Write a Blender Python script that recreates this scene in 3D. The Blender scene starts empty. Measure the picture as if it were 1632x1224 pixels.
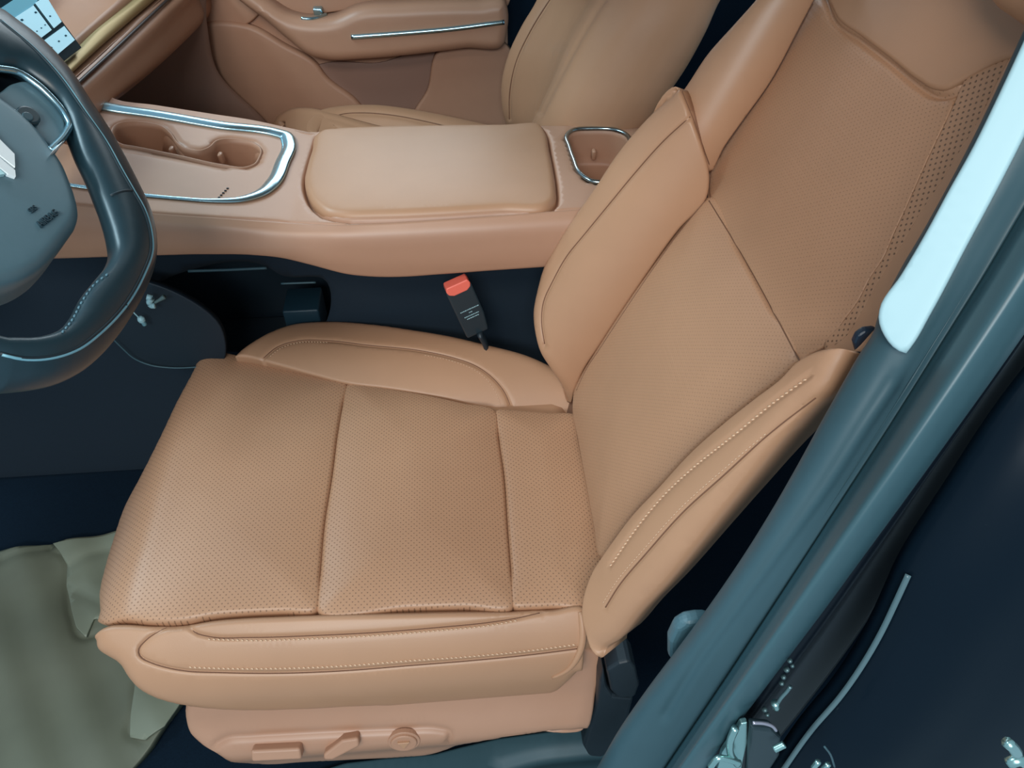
import bpy, math, random
import numpy as np
from mathutils import Vector, Matrix
from mathutils.geometry import delaunay_2d_cdt
from mathutils.bvhtree import BVHTree
random.seed(7)
SC = bpy.context.scene
COL = SC.collection
# ------------------------------------------------------------------ camera
# car axes: x = towards the rear, y = across the car (away from the open driver door), z = up
F = 1226.0
TH = math.radians(44.7); PS = math.radians(4.5)
C = np.array([0.0, 0.0, 1.10])
fwd = np.array([math.sin(PS)*math.cos(TH), math.cos(PS)*math.cos(TH), -math.sin(TH)])
rt = np.array([math.cos(PS), -math.sin(PS), 0.0])
up = np.cross(rt, fwd)
cam = bpy.data.cameras.new('camera'); camo = bpy.data.objects.new('camera', cam); COL.objects.link(camo)
cam.sensor_width = 36.0; cam.lens = 36.0*F/1632; cam.clip_start = 0.01
M = Matrix(((rt[0], up[0], -fwd[0], C[0]), (rt[1], up[1], -fwd[1], C[1]), (rt[2], up[2], -fwd[2], C[2]), (0, 0, 0, 1)))
camo.matrix_world = M
SC.camera = camo
# ------------------------------------------------------------------ light
SC.view_settings.view_transform = 'Standard'
SC.view_settings.look = 'None'
SC.view_settings.exposure = -0.12
SC.view_settings.gamma = 1.0
SC.view_settings.use_curve_mapping = False
w = bpy.data.worlds.new('world'); SC.world = w; w.use_nodes = True
bg = w.node_tree.nodes['Background']
bg.inputs[0].default_value = (0.50, 0.74, 0.90, 1); bg.inputs[1].default_value = 0.64
def area(name, loc, aim, sx, sy, power, col):
    l = bpy.data.lights.new(name, 'AREA'); l.shape = 'RECTANGLE'; l.size = sx; l.size_y = sy
    l.energy = power; l.color = col
    o = bpy.data.objects.new(name, l); COL.objects.link(o); o.location = loc
    d = Vector(aim) - Vector(loc); o.rotation_euler = d.to_track_quat('-Z', 'Y').to_euler()
    return o
area('hall_and_fill_light', (-0.7, -1.1, 2.7), (-0.1, 0.6, 0.3), 1.3, 0.5, 32, (1.0, 0.90, 0.78))
area('hall_and_fill_light', (-0.3, -1.5, 2.0), (0.35, 0.75, 0.75), 1.0, 0.4, 38, (0.84, 0.95, 1.0))  # added cool fill that lifts the upper backrest, not a lamp of the hall
area('windscreen_light', (-1.55, 1.2, 2.3), (-0.1, 0.8, 0.35), 1.2, 0.25, 36, (0.62, 0.88, 1.0))
area('far_window_light', (0.0, 3.0, 1.6), (0.0, 0.9, 0.4), 1.4, 0.5, 20, (0.85, 0.95, 1.0))
# ------------------------------------------------------------------ helpers
def ray(u, v): return fwd + rt*((u-816)/F) + up*((612-v)/F)
def at(u, v, x=None, y=None, z=None, pl=None):
    r = ray(u, v)
    if x is not None: t = (x-C[0])/r[0]
    elif y is not None: t = (y-C[1])/r[1]
    elif z is not None: t = (z-C[2])/r[2]
    else:
        O, N = pl; t = np.dot(np.array(O)-C, N)/np.dot(r, N)
    return C + t*r
def proj(P):
    d = np.asarray(P, float)-C; z = d@fwd
    return 816+F*(d@rt)/z, 612-F*(d@up)/z, z
def ats(pts, **k): return np.array([at(u, v, **k) for u, v in pts])
def spline(pts, n, closed=False, smooth=True):
    P = np.asarray(pts, float)
    if not smooth:
        Q = np.vstack([P, P[:1]]) if closed else P
    else:
        m = len(P); out = []
        rng = range(m) if closed else range(m-1)
        for i in rng:
            if closed: a, b, c, d = P[(i-1) % m], P[i], P[(i+1) % m], P[(i+2) % m]
            else:
                b, c = P[i], P[i+1]
                a = P[i-1] if i > 0 else 2*b-c
                d = P[i+2] if i+2 < m else 2*c-b
            # centripetal-ish tangents
            l1 = np.linalg.norm(b-a)+1e-9; l2 = np.linalg.norm(c-b)+1e-9; l3 = np.linalg.norm(d-c)+1e-9
            t1 = ((b-a)/l1*l2+(c-b)/l2*l1)/(l1+l2)*l2; t2 = ((c-b)/l2*l3+(d-c)/l3*l2)/(l2+l3)*l2
            for k in range(8):
                t = k/8
                out.append((2*t**3-3*t**2+1)*b+(t**3-2*t**2+t)*t1+(-2*t**3+3*t**2)*c+(t**3-t**2)*t2)
        out.append(P[0] if closed else P[-1]); Q = np.array(out)
    s = np.concatenate([[0], np.cumsum(np.linalg.norm(np.diff(Q, axis=0), axis=1))])
    tt = np.linspace(0, s[-1], n+1 if closed else n)
    if closed: tt = tt[:-1]
    return np.stack([np.interp(tt, s, Q[:, k]) for k in range(Q.shape[1])], axis=1)
def length(P): return float(np.linalg.norm(np.diff(P, axis=0), axis=1).sum())
def dist_poly(X, poly, closed=False):
    P = np.asarray(poly, float)
    if closed: P = np.vstack([P, P[:1]])
    best = np.full(len(X), 1e9)
    for i in range(len(P)-1):
        a = P[i]; d = P[i+1]-a; L = d@d
        if L < 1e-18: continue
        t = np.clip(((X-a)@d)/L, 0, 1)
        best = np.minimum(best, np.linalg.norm(X-(a+t[:, None]*d), axis=1))
    return best
def inside(X, poly):
    P = np.asarray(poly); n = len(P); r = np.zeros(len(X), bool)
    j = n-1
    for i in range(n):
        xi, yi = P[i]; xj, yj = P[j]
        c = ((yi > X[:, 1]) != (yj > X[:, 1]))
        with np.errstate(divide='ignore', invalid='ignore'):
            r ^= c & (X[:, 0] < (xj-xi)*(X[:, 1]-yi)/(yj-yi+1e-15)+xi)
        j = i
    return r
def rnd(d, r):
    if r <= 0: return np.zeros_like(d)
    q = np.clip(d, 0, r); return r-np.sqrt(np.maximum(r*r-(r-q)**2, 0))
def link(name, me, mat, parent):
    o = bpy.data.objects.new(name, me); COL.objects.link(o)
    if parent is not None: o.parent = parent
    if mat: me.materials.append(mat)
    return o
def mesh(name, V, faces, mat, parent=None, uv=None, smooth=True):
    me = bpy.data.meshes.new(name)
    me.from_pydata([tuple(map(float, v)) for v in V], [], [tuple(map(int, f)) for f in faces])
    if smooth: me.polygons.foreach_set('use_smooth', [True]*len(me.polygons))
    if uv is not None:
        l = me.uv_layers.new(name='UVMap'); idx = np.zeros(len(me.loops), dtype=np.int32)
        me.loops.foreach_get('vertex_index', idx)
        l.data.foreach_set('uv', np.asarray(uv, np.float32)[idx].ravel())
    me.update()
    return link(name, me, mat, parent)
def thing(name, label, cat, loc=(0, 0, 0), group=None):
    o = bpy.data.objects.new(name, None); COL.objects.link(o); o.empty_display_size = .05
    o['label'] = label; o['category'] = cat
    if group: o['group'] = group
    return o
def tag(o, label, cat, group=None):
    o['label'] = label; o['category'] = cat
    if group: o['group'] = group
    return o
def struct(o): o['kind'] = 'structure'; return o
def groove(P, Nn, grooves):
    if not grooves: return P
    u, v, z = proj(P); X = np.stack([u, v], 1); off = np.zeros(len(P))
    for g in grooves:
        pts, wd, dp = g
        q = spline(pts, max(8, len(pts)*5))
        lo = q.min(0)-60; hi = q.max(0)+60
        m = (X[:, 0] > lo[0]) & (X[:, 0] < hi[0]) & (X[:, 1] > lo[1]) & (X[:, 1] < hi[1])
        if not m.any(): continue
        d = dist_poly(X[m], q)*z[m]/F
        off[m] = np.maximum(off[m], dp*np.exp(-(d/wd)**2))
    return P-Nn*off[:, None]
class Surf:
    """a smooth height field over a plane: O + a*A + b*B + h(a,b)*N"""
    def __init__(s, O, A, B, h=None):
        s.O = np.array(O, float); s.A = np.array(A, float)/np.linalg.norm(A); B = np.array(B, float)
        B = B-s.A*(B@s.A); s.B = B/np.linalg.norm(B); s.N = np.cross(s.A, s.B); s.h = h or (lambda a, b: 0*a)
    def pix(s, u, v, off=0):
        """where the line of sight through (u, v) first meets the surface lifted by off"""
        r = ray(u, v); rn = r@s.N; t0 = ((s.O-C)@s.N)/rn
        def f(t):
            P = C+np.outer(t, r)-s.O; a, b = P@s.A, P@s.B
            return P@s.N-s.h(a, b)-off
        k = .22/max(abs(rn), .25); t = np.linspace(t0-k, t0+k, 240); g = f(t); sg = np.where((g[:-1] > 0) & (g[1:] <= 0))[0]
        if len(sg):
            lo, hi = t[sg[0]], t[sg[0]+1]
            for _ in range(26):
                m = (lo+hi)/2
                if f(np.array([m]))[0] > 0: lo = m
                else: hi = m
            tt = (lo+hi)/2
        else: tt = t[np.argmin(np.abs(g))]
        P = C+tt*r-s.O; return P@s.A, P@s.B
    def pos(s, ab, off=0):
        a, b = ab[:, 0], ab[:, 1]; h = s.h(a, b)+off
        return s.O+a[:, None]*s.A+b[:, None]*s.B+h[:, None]*s.N
    def nrm(s, ab):
        e = 1e-3; P = s.pos(ab); da = s.pos(ab+[e, 0])-P; db = s.pos(ab+[0, e])-P
        n = np.cross(da, db); return n/np.linalg.norm(n, axis=1)[:, None]
    def P(s, u, v, off=0):
        return s.pos(np.array([s.pix(u, v, off)]), off)[0]
def panel(name, S, outline, mat, parent, r=.004, thick=.02, step=.01, off=0, bulge=0, edges=(), grooves=(), holes=(),
          smooth=True, ab=False, uvs=1.0, n=None, dip=()):
    """solid cushion/plate whose outline lies on surface S; edges rounded by r, pillowed by bulge"""
    if S.N@(C-S.O) < 0 and not name.startswith('t_'): print('AWAY', name)
    def tr(ol): return np.array(ol, float) if ab else np.array([S.pix(u, v, off) for u, v in ol])
    if ab: T = tr(outline)
    else:
        em = {}
        for e in edges:
            for k, q in enumerate(e[0]): em[tuple(q)] = e[1]
        T = np.array([S.pix(u, v, off-em.get((u, v), r)) for u, v in outline])
    per = length(np.vstack([T, T[:1]]))
    bs = min(step*.5, .006) if n is None else per/n
    T = spline(T, int(per/bs)+8, closed=True, smooth=smooth)
    H = []
    for ho in holes:
        h = tr(ho); H.append(spline(h, int(length(np.vstack([h, h[:1]]))/.004)+8, closed=True))
    area2 = np.sum(T[:, 0]*np.roll(T[:, 1], -1)-np.roll(T[:, 0], -1)*T[:, 1])
    if area2 < 0: T = T[::-1].copy()
    lo = T.min(0); hi = T.max(0)
    gx = np.arange(lo[0], hi[0], step); gy = np.arange(lo[1], hi[1], step*.866)
    X = np.array([(x+(step/2 if j % 2 else 0), y) for j, y in enumerate(gy) for x in gx])
    X = X[inside(X, T)] if len(X) else np.zeros((0, 2))
    if len(X): X = X[dist_poly(X, T, True) > max(r*1.15, step*.35)]
    tan = np.roll(T, -1, 0)-np.roll(T, 1, 0); tan /= np.linalg.norm(tan, axis=1)[:, None]+1e-12
    nin = np.stack([-tan[:, 1], tan[:, 0]], 1)
    for k in ((.06, .2, .45, .75, 1.0) if r > 0 else ()):
        Q = T+nin*(r*k); m = inside(Q, T); Q = Q[m]
        Q = Q[dist_poly(Q, T, True) > r*k*.93]
        if len(Q): X = np.vstack([X, Q])
    for g in list(grooves)+list(dip):
        q = tr(g[0]); L = length(q); q = spline(q, int(L/.004)+4); tq = np.gradient(q, axis=0); tq /= np.linalg.norm(tq, axis=1)[:, None]+1e-12
        nq = np.stack([-tq[:, 1], tq[:, 0]], 1); keep = dist_poly(X, q) > g[1]*2.2; X = X[keep]
        for k in (-2, -1.2, -.6, 0, .6, 1.2, 2):
            Q = q+nq*g[1]*k; Q = Q[inside(Q, T)]
            if len(Q): Q = Q[dist_poly(Q, T, True) > .0015]; X = np.vstack([X, Q])
    for h in H:
        X = X[~inside(X, h)]; X = X[dist_poly(X, h, True) > .0025]
    nb = len(T); allv = [T]+H+[X]; V2 = np.vstack(allv)
    E = [(i, (i+1) % nb) for i in range(nb)]; o = nb
    for h in H: E += [(o+i, o+(i+1) % len(h)) for i in range(len(h))]; o += len(h)
    res = delaunay_2d_cdt([Vector(p) for p in V2], E, [], 0, 1e-7)
    V2 = np.array([tuple(p) for p in res[0]]); fc = np.array([f for f in res[2]])
    cen = V2[fc].mean(1); k = inside(cen, T)
    for h in H: k &= ~inside(cen, h)
    fc = fc[k]
    a = V2[fc[:, 0]]; b = V2[fc[:, 1]]; c = V2[fc[:, 2]]
    ar = (b[:, 0]-a[:, 0])*(c[:, 1]-a[:, 1])-(b[:, 1]-a[:, 1])*(c[:, 0]-a[:, 0])
    fc[ar < 0] = fc[ar < 0][:, ::-1]; fc = fc[np.abs(ar) > 1e-13]
    d = dist_poly(V2, T, True); drop = rnd(d, r)
    for e in edges: drop = np.maximum(drop, rnd(dist_poly(V2, spline(np.array([S.pix(u, v, off-e[1]) for u, v in e[0]]), 120)), e[1]))
    for h in H: drop = np.maximum(drop, rnd(dist_poly(V2, h, True), .003))
    lift = bulge*(1-np.exp(-d/.035)) if bulge else 0
    Nn = S.nrm(V2); P = S.pos(V2, off)+Nn*(lift-drop)[:, None]
    P = groove(P, Nn, grooves)
    for g in dip:
        dd = dist_poly(V2, spline(tr(g[0]), 60)); P = P-Nn*(g[2]*np.exp(-(dd/g[1])**2))[:, None]
    # boundary edges -> skirt
    from collections import Counter
    cnt = {}
    for f in fc:
        for i in range(3):
            e = (f[i], f[(i+1) % 3]); cnt[e] = 1
    bd = [e for e in cnt if (e[1], e[0]) not in cnt]
    base = S.pos(V2, off)-Nn*thick
    nv = len(P); allP = np.vstack([P, base])
    faces = [tuple(f) for f in fc]+[(f[2]+nv, f[1]+nv, f[0]+nv) for f in fc]+[(e[0], e[0]+nv, e[1]+nv, e[1]) for e in bd]
    faces = [f if len(f) == 3 else (f[3], f[2], f[1], f[0])[::-1] for f in faces]
    return mesh(name, allP, faces, mat, parent, uv=np.vstack([V2, V2])*uvs)
def loft(name, curves, mat, parent, nu=120, nv=60, e=(0, 0, 0, 0), grooves=(), bulge=0, thick=.012, lin=False, ref=None, flip=False, uvs=1.0):
    """skin over 3D curves; e = rounding radius at first curve, last curve, start of curves, end of curves"""
    R = np.array([spline(c, nu) for c in curves])
    G = np.zeros((nv, nu, 3))
    for i in range(nu):
        G[:, i] = spline(R[:, i], nv, smooth=not lin)
    du = np.gradient(G, axis=1); dv = np.gradient(G, axis=0); Nn = np.cross(du, dv); Nn /= np.linalg.norm(Nn, axis=2)[..., None]+1e-12
    rf = C if ref is None else np.array(ref)
    if np.sum(Nn*(rf-G)) < 0: Nn = -Nn; rev = True
    else: rev = False
    if flip: Nn = -Nn; rev = not rev
    su = np.concatenate([np.zeros((nv, 1)), np.cumsum(np.linalg.norm(np.diff(G, axis=1), axis=2), axis=1)], axis=1)
    sv = np.concatenate([np.zeros((1, nu)), np.cumsum(np.linalg.norm(np.diff(G, axis=0), axis=2), axis=0)], axis=0)
    drop = np.maximum.reduce([rnd(sv, e[0]), rnd(sv[-1:]-sv, e[1]), rnd(su, e[2]), rnd(su[:, -1:]-su, e[3])])
    if bulge:
        dm = np.minimum.reduce([sv, sv[-1:]-sv, su, su[:, -1:]-su]); drop = drop-bulge*(1-np.exp(-dm/.03))
    P = (G-Nn*drop[..., None]).reshape(-1, 3); Nf = Nn.reshape(-1, 3)
    P = groove(P, Nf, grooves)
    B = P-Nf*thick
    def fs(o, rv): 
        out = []
        for j in range(nv-1):
            for i in range(nu-1):
                a = o+j*nu+i; f = (a, a+1, a+nu+1, a+nu)
                out.append(f[::-1] if rv else f)
        return out
    faces = fs(0, rev)
    n = nv*nu; faces += fs(n, not rev)
    loop = [i for i in range(nu)]+[j*nu+nu-1 for j in range(1, nv)]+[(nv-1)*nu+i for i in range(nu-2, -1, -1)]+[j*nu for j in range(nv-2, 0, -1)]
    for k in range(len(loop)):
        a = loop[k]; b = loop[(k+1) % len(loop)]; f = (b, a, a+n, b+n); faces.append(f[::-1] if rev else f)
    uv = np.stack([su.ravel(), sv.ravel()], 1)
    return mesh(name, np.vstack([P, B]), faces, mat, parent, uv=np.vstack([uv, uv])*uvs)
def tube(name, pts, r, mat, parent, n=None, seg=8, closed=False, smooth=True, prof=None):
    P = spline(pts, n or max(4, int(length(np.asarray(pts))/.004)), closed=closed, smooth=smooth); m = len(P)
    T = np.gradient(P, axis=0)
    if closed: T = np.roll(P, -1, 0)-np.roll(P, 1, 0)
    T /= np.linalg.norm(T, axis=1)[:, None]+1e-12
    ref = np.array([0, 0, 1.]); V = []
    rr = np.full(m, r) if np.isscalar(r) else np.interp(np.linspace(0, 1, m), np.linspace(0, 1, len(r)), r)
    for i in range(m):
        a = np.cross(T[i], ref); a /= np.linalg.norm(a)+1e-9; b = np.cross(T[i], a)
        for k in range(seg):
            t = 2*math.pi*k/seg; V.append(P[i]+rr[i]*(a*math.cos(t)*(prof[0] if prof else 1)+b*math.sin(t)*(prof[1] if prof else 1)))
    Fc = []
    for i in range(m if closed else m-1):
        for k in range(seg):
            j = (i+1) % m; Fc.append((i*seg+k, i*seg+(k+1) % seg, j*seg+(k+1) % seg, j*seg+k))
    if not closed: Fc += [tuple(range(seg))[::-1], tuple((m-1)*seg+k for k in range(seg))]
    return mesh(name, V, Fc, mat, parent)
def box(name, P0, ax, ay, az, mat, parent, bev=.004, seg=3):
    """oriented box centred at P0 with half-axis vectors, edges rounded"""
    P0 = np.array(P0, float); V = [P0+sx*np.array(ax)+sy*np.array(ay)+sz*np.array(az) for sx in (-1, 1) for sy in (-1, 1) for sz in (-1, 1)]
    Fc = [(0, 1, 3, 2), (4, 6, 7, 5), (0, 4, 5, 1), (2, 3, 7, 6), (0, 2, 6, 4), (1, 5, 7, 3)]
    o = mesh(name, V, Fc, mat, parent, smooth=False)
    import bmesh
    b = bmesh.new(); b.from_mesh(o.data); bmesh.ops.recalc_face_normals(b, faces=b.faces)
    if bev: bmesh.ops.bevel(b, geom=b.edges[:], offset=bev, segments=seg, profile=.5, affect='EDGES')
    for f in b.faces: f.smooth = True
    b.to_mesh(o.data); b.free(); return o
def prism(name, S, outline, z0, z1, mat, parent, bev=0, ab=False, smooth=False, n=None):
    T = np.array(outline, float) if ab else np.array([S.pix(u, v) for u, v in outline])
    if smooth: T = spline(T, n or len(T)*6, closed=True)
    m = len(T); V = np.vstack([S.pos(T, z0), S.pos(T, z1)])
    Fc = [tuple(range(m))[::-1], tuple(range(m, 2*m))]+[(i, (i+1) % m, m+(i+1) % m, m+i) for i in range(m)]
    o = mesh(name, V, Fc, mat, parent, smooth=False)
    import bmesh
    b = bmesh.new(); b.from_mesh(o.data); bmesh.ops.recalc_face_normals(b, faces=b.faces)
    if bev: bmesh.ops.bevel(b, geom=[e for e in b.edges if len(e.link_faces) == 2 and e.calc_face_angle() > .6], offset=bev, segments=3, profile=.5, affect='EDGES')
    b.to_mesh(o.data); b.free(); return o
def bvh(objs):
    V = []; Fc = []
    for o in objs:
        n = len(V); V += [v.co.copy() for v in o.data.vertices]; Fc += [tuple(n+i for i in p.vertices) for p in o.data.polygons]
    return BVHTree.FromPolygons(V, Fc)
def hits(tree, px, n=None, lift=0.0):
    """points of the already built surface met by lines of sight along a traced line"""
    q = spline(px, n or max(6, int(length(np.asarray(px, float))/5)))
    out = []
    for u, v in q:
        r = ray(u, v); r = r/np.linalg.norm(r); h = tree.ray_cast(Vector(C), Vector(r))
        if h[0] is not None: out.append(np.array(h[0])+np.array(h[1])*lift)
    out = np.array(out)
    if len(out) > 4:
        for _ in range(2): out[1:-1] = (out[:-2]+2*out[1:-1]+out[2:])/4
    return out
def seams(tree, lines, mat, parent, r=.0011, name='seam'):
    """a thin dark tube along each seam, one object per seam"""
    out = []
    for px in lines:
        P = hits(tree, px, lift=-.0002)
        if len(P) >= 3: out.append(tube(name, P, r, mat if not out else None, parent, seg=6)); 
        if len(out) > 1: out[-1].data.materials.append(mat)
    return out
def stitches(tree, lines, mat, parent, pitch=.0052, ln=.0032, r=.0009, lift=.0004, slant=0.0):
    V = []; Fc = []
    for px in lines:
        P = hits(tree, px, n=60, lift=lift)
        if len(P) < 3: continue
        L = length(P); P = spline(P, int(L/pitch)+2)
        for i in range(len(P)-1):
            d = P[i+1]-P[i]; dl = np.linalg.norm(d); d = d/dl; c = (P[i]+P[i+1])/2
            vd = C-c; vd /= np.linalg.norm(vd); s = np.cross(d, vd); s /= np.linalg.norm(s); d = d+s*slant; d /= np.linalg.norm(d)
            s = np.cross(d, vd); s /= np.linalg.norm(s); t = np.cross(s, d); n = len(V)
            for x, rr in ((-.5, .3), (-.28, 1), (.28, 1), (.5, .3)):
                for k in range(6):
                    a = k*math.pi/3; V.append(c+d*x*ln+(s*math.cos(a)+t*math.sin(a))*r*rr)
            for j in range(3):
                for k in range(6): Fc.append((n+j*6+k, n+j*6+(k+1) % 6, n+(j+1)*6+(k+1) % 6, n+(j+1)*6+k))
            Fc += [tuple(n+k for k in range(6))[::-1], tuple(n+18+k for k in range(6))]
    o = mesh('stitching', V, Fc, mat, parent); o['kind'] = 'stuff'; return o
def chord(P1, P2, A, hump, base=0.0):
    """rolled surface over the plane through P1 and P2 along A; hump = height of its middle"""
    P1 = np.array(P1, float); P2 = np.array(P2, float); A = np.array(A, float); B = P1-P2; L = np.linalg.norm(B)
    h = lambda a, b: hump*np.maximum(1-(b/(L/2))**2, -1.6)+base
    S = Surf((P1+P2)/2, A, B, h)
    if S.N@(C-S.O) < 0: S = Surf((P1+P2)/2, -A, B, h)
    return S
def bh(P, d):
    P = np.asarray(P, float); r = P-C; return P+r/np.linalg.norm(r, axis=-1)[..., None]*d
# ------------------------------------------------------------------ materials
def mat(name, col, rough=.5, metal=0, spec=.5, noise=0, nscale=300, bump=0, coat=0, emit=None, es=1, trans=0, sheen=0):
    m = bpy.data.materials.new(name); m.use_nodes = True; nt = m.node_tree; b = nt.nodes['Principled BSDF']
    b.inputs['Base Color'].default_value = (*col, 1); b.inputs['Roughness'].default_value = rough; b.inputs['Metallic'].default_value = metal
    b.inputs['Specular IOR Level'].default_value = spec; b.inputs['Coat Weight'].default_value = coat
    if emit: b.inputs['Emission Color'].default_value = (*emit, 1); b.inputs['Emission Strength'].default_value = es
    if trans: b.inputs['Transmission Weight'].default_value = trans
    tc = nt.nodes.new('ShaderNodeTexCoord')
    nz = nt.nodes.new('ShaderNodeTexNoise'); nz.inputs['Scale'].default_value = nscale; nz.inputs['Detail'].default_value = 3
    nt.links.new(tc.outputs['Object'], nz.inputs['Vector'])
    if noise:
        mx = nt.nodes.new('ShaderNodeMixRGB'); mx.inputs[1].default_value = (*[c*(1-noise) for c in col], 1); mx.inputs[2].default_value = (*[min(1, c*(1+noise)) for c in col], 1)
        nt.links.new(nz.outputs['Fac'], mx.inputs[0]); nt.links.new(mx.outputs[0], b.inputs['Base Color'])
    if bump:
        bp = nt.nodes.new('ShaderNodeBump'); bp.inputs['Strength'].default_value = bump; bp.inputs['Distance'].default_value = .0006
        nt.links.new(nz.outputs['Fac'], bp.inputs['Height']); nt.links.new(bp.outputs[0], b.inputs['Normal'])
    return m
LC = (.445, .235, .135)
def leather(name, col=LC, rough=.42, perf=None, ribs=False):
    """fine-grained leather; perf=(pitch, hole radius fraction, darkness) pierces it with small holes in a diamond lattice"""
    m = mat(name, col, rough, spec=.45); nt = m.node_tree; b = nt.nodes['Principled BSDF']; N = nt.nodes; L = nt.links
    tc = N.new('ShaderNodeTexCoord')
    vo = N.new('ShaderNodeTexVoronoi'); vo.inputs['Scale'].default_value = 700; L.new(tc.outputs['Object'], vo.inputs['Vector'])
    n2 = N.new('ShaderNodeTexNoise'); n2.inputs['Scale'].default_value = 18; L.new(tc.outputs['Object'], n2.inputs['Vector'])
    mx = N.new('ShaderNodeMixRGB'); mx.inputs[1].default_value = (*[c*.95 for c in col], 1); mx.inputs[2].default_value = (*[c*1.05 for c in col], 1)
    L.new(n2.outputs['Fac'], mx.inputs[0]); colout = mx.outputs[0]; hgt = vo.outputs['Distance']
    bp = N.new('ShaderNodeBump'); bp.inputs['Strength'].default_value = .10; bp.inputs['Distance'].default_value = .0003; L.new(hgt, bp.inputs['Height'])
    nrm = bp.outputs[0]
    if perf:
        pitch, rad, dark = perf
        uv = N.new('ShaderNodeUVMap'); mp = N.new('ShaderNodeMapping'); mp.inputs['Scale'].default_value = (1/pitch, 1/pitch, 1); mp.inputs['Rotation'].default_value = (0, 0, math.radians(45))
        L.new(uv.outputs[0], mp.inputs['Vector'])
        fr = N.new('ShaderNodeVectorMath'); fr.operation = 'FRACTION'; L.new(mp.outputs[0], fr.inputs[0])
        sb = N.new('ShaderNodeVectorMath'); sb.operation = 'SUBTRACT'; sb.inputs[1].default_value = (.5, .5, 0); L.new(fr.outputs[0], sb.inputs[0])
        ml = N.new('ShaderNodeVectorMath'); ml.operation = 'MULTIPLY'; ml.inputs[1].default_value = (1, 1, 0); L.new(sb.outputs[0], ml.inputs[0])
        ln = N.new('ShaderNodeVectorMath'); ln.operation = 'LENGTH'; L.new(ml.outputs[0], ln.inputs[0])
        mr = N.new('ShaderNodeMapRange'); mr.inputs['From Min'].default_value = rad*.75; mr.inputs['From Max'].default_value = rad*1.2; L.new(ln.outputs['Value'], mr.inputs['Value'])
        m2 = N.new('ShaderNodeMixRGB'); m2.inputs[1].default_value = (*[c*dark for c in col], 1); L.new(mr.outputs[0], m2.inputs[0]); L.new(colout, m2.inputs[2]); colout = m2.outputs[0]
        b2 = N.new('ShaderNodeBump'); b2.inputs['Strength'].default_value = .5; b2.inputs['Distance'].default_value = .0006; L.new(mr.outputs[0], b2.inputs['Height']); L.new(nrm, b2.inputs['Normal']); nrm = b2.outputs[0]
    if ribs:
        wv = N.new('ShaderNodeTexWave'); wv.wave_type = 'BANDS'; wv.bands_direction = 'Y'; wv.inputs['Scale'].default_value = 46; wv.inputs['Distortion'].default_value = .4
        uv = N.new('ShaderNodeUVMap'); L.new(uv.outputs[0], wv.inputs['Vector'])
        b3 = N.new('ShaderNodeBump'); b3.inputs['Strength'].default_value = .12; b3.inputs['Distance'].default_value = .0006; L.new(wv.outputs['Fac'], b3.inputs['Height']); L.new(nrm, b3.inputs['Normal']); nrm = b3.outputs[0]
    L.new(colout, b.inputs['Base Color']); L.new(nrm, b.inputs['Normal'])
    return m
M_le = leather('tan_leather'); M_pf = leather('perforated_leather', perf=(.0047, .17, .55)); M_pf2 = leather('fine_perforated_leather', perf=(.0040, .13, .72), ribs=True)
M_pf3 = leather('shoulder_perforated_leather', perf=(.0050, .20, .35))
M_thr = mat('tan_thread', (.66, .42, .27), .6); M_seam = mat('seam_groove_shade', (.17, .075, .04), .8)  # dark seam colour also stands in for shade down in the grooves
M_tan = mat('tan_plastic', (.43, .228, .145), .42, noise=.03, nscale=40); M_tan2 = mat('tan_soft_plastic', (.42, .218, .136), .5, noise=.03, nscale=40)
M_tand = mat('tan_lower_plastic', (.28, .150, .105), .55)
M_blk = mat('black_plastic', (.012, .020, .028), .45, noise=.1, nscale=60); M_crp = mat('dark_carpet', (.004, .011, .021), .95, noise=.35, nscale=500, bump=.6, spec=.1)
M_trm = mat('grey_trim', (.036, .082, .102), .5, noise=.05, nscale=30); M_rub = mat('rubber_seal', (.040, .092, .112), .38)
M_chr = mat('satin_chrome', (.42, .62, .70), .24, metal=1); M_gold = mat('gold_trim', (.36, .265, .12), .5, metal=.5)
M_wh = mat('white_mark', (.9, .93, .95), .4); M_wl = mat('wheel_leather', (.014, .036, .048), .36, noise=.08, nscale=120, bump=.15); M_air = mat('airbag_cover', (.105, .185, .22), .42, noise=.04, nscale=200)
M_pnt = mat('dark_gloss_paint', (.003, .008, .015), .28, spec=.12, coat=.05); M_red = mat('red_button', (.90, .17, .12), .35)
# ------------------------------------------------------------------ cabin structure
Sf = Surf((0, 0, 0), (1, 0, 0), (0, 1, 0))
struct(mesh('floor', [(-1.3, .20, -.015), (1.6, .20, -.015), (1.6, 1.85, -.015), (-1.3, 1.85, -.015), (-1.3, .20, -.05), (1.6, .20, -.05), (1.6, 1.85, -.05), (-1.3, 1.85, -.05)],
            [(0, 1, 2, 3), (7, 6, 5, 4), (0, 4, 5, 1), (1, 5, 6, 2), (2, 6, 7, 3), (3, 7, 4, 0)], M_crp, smooth=False))
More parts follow.
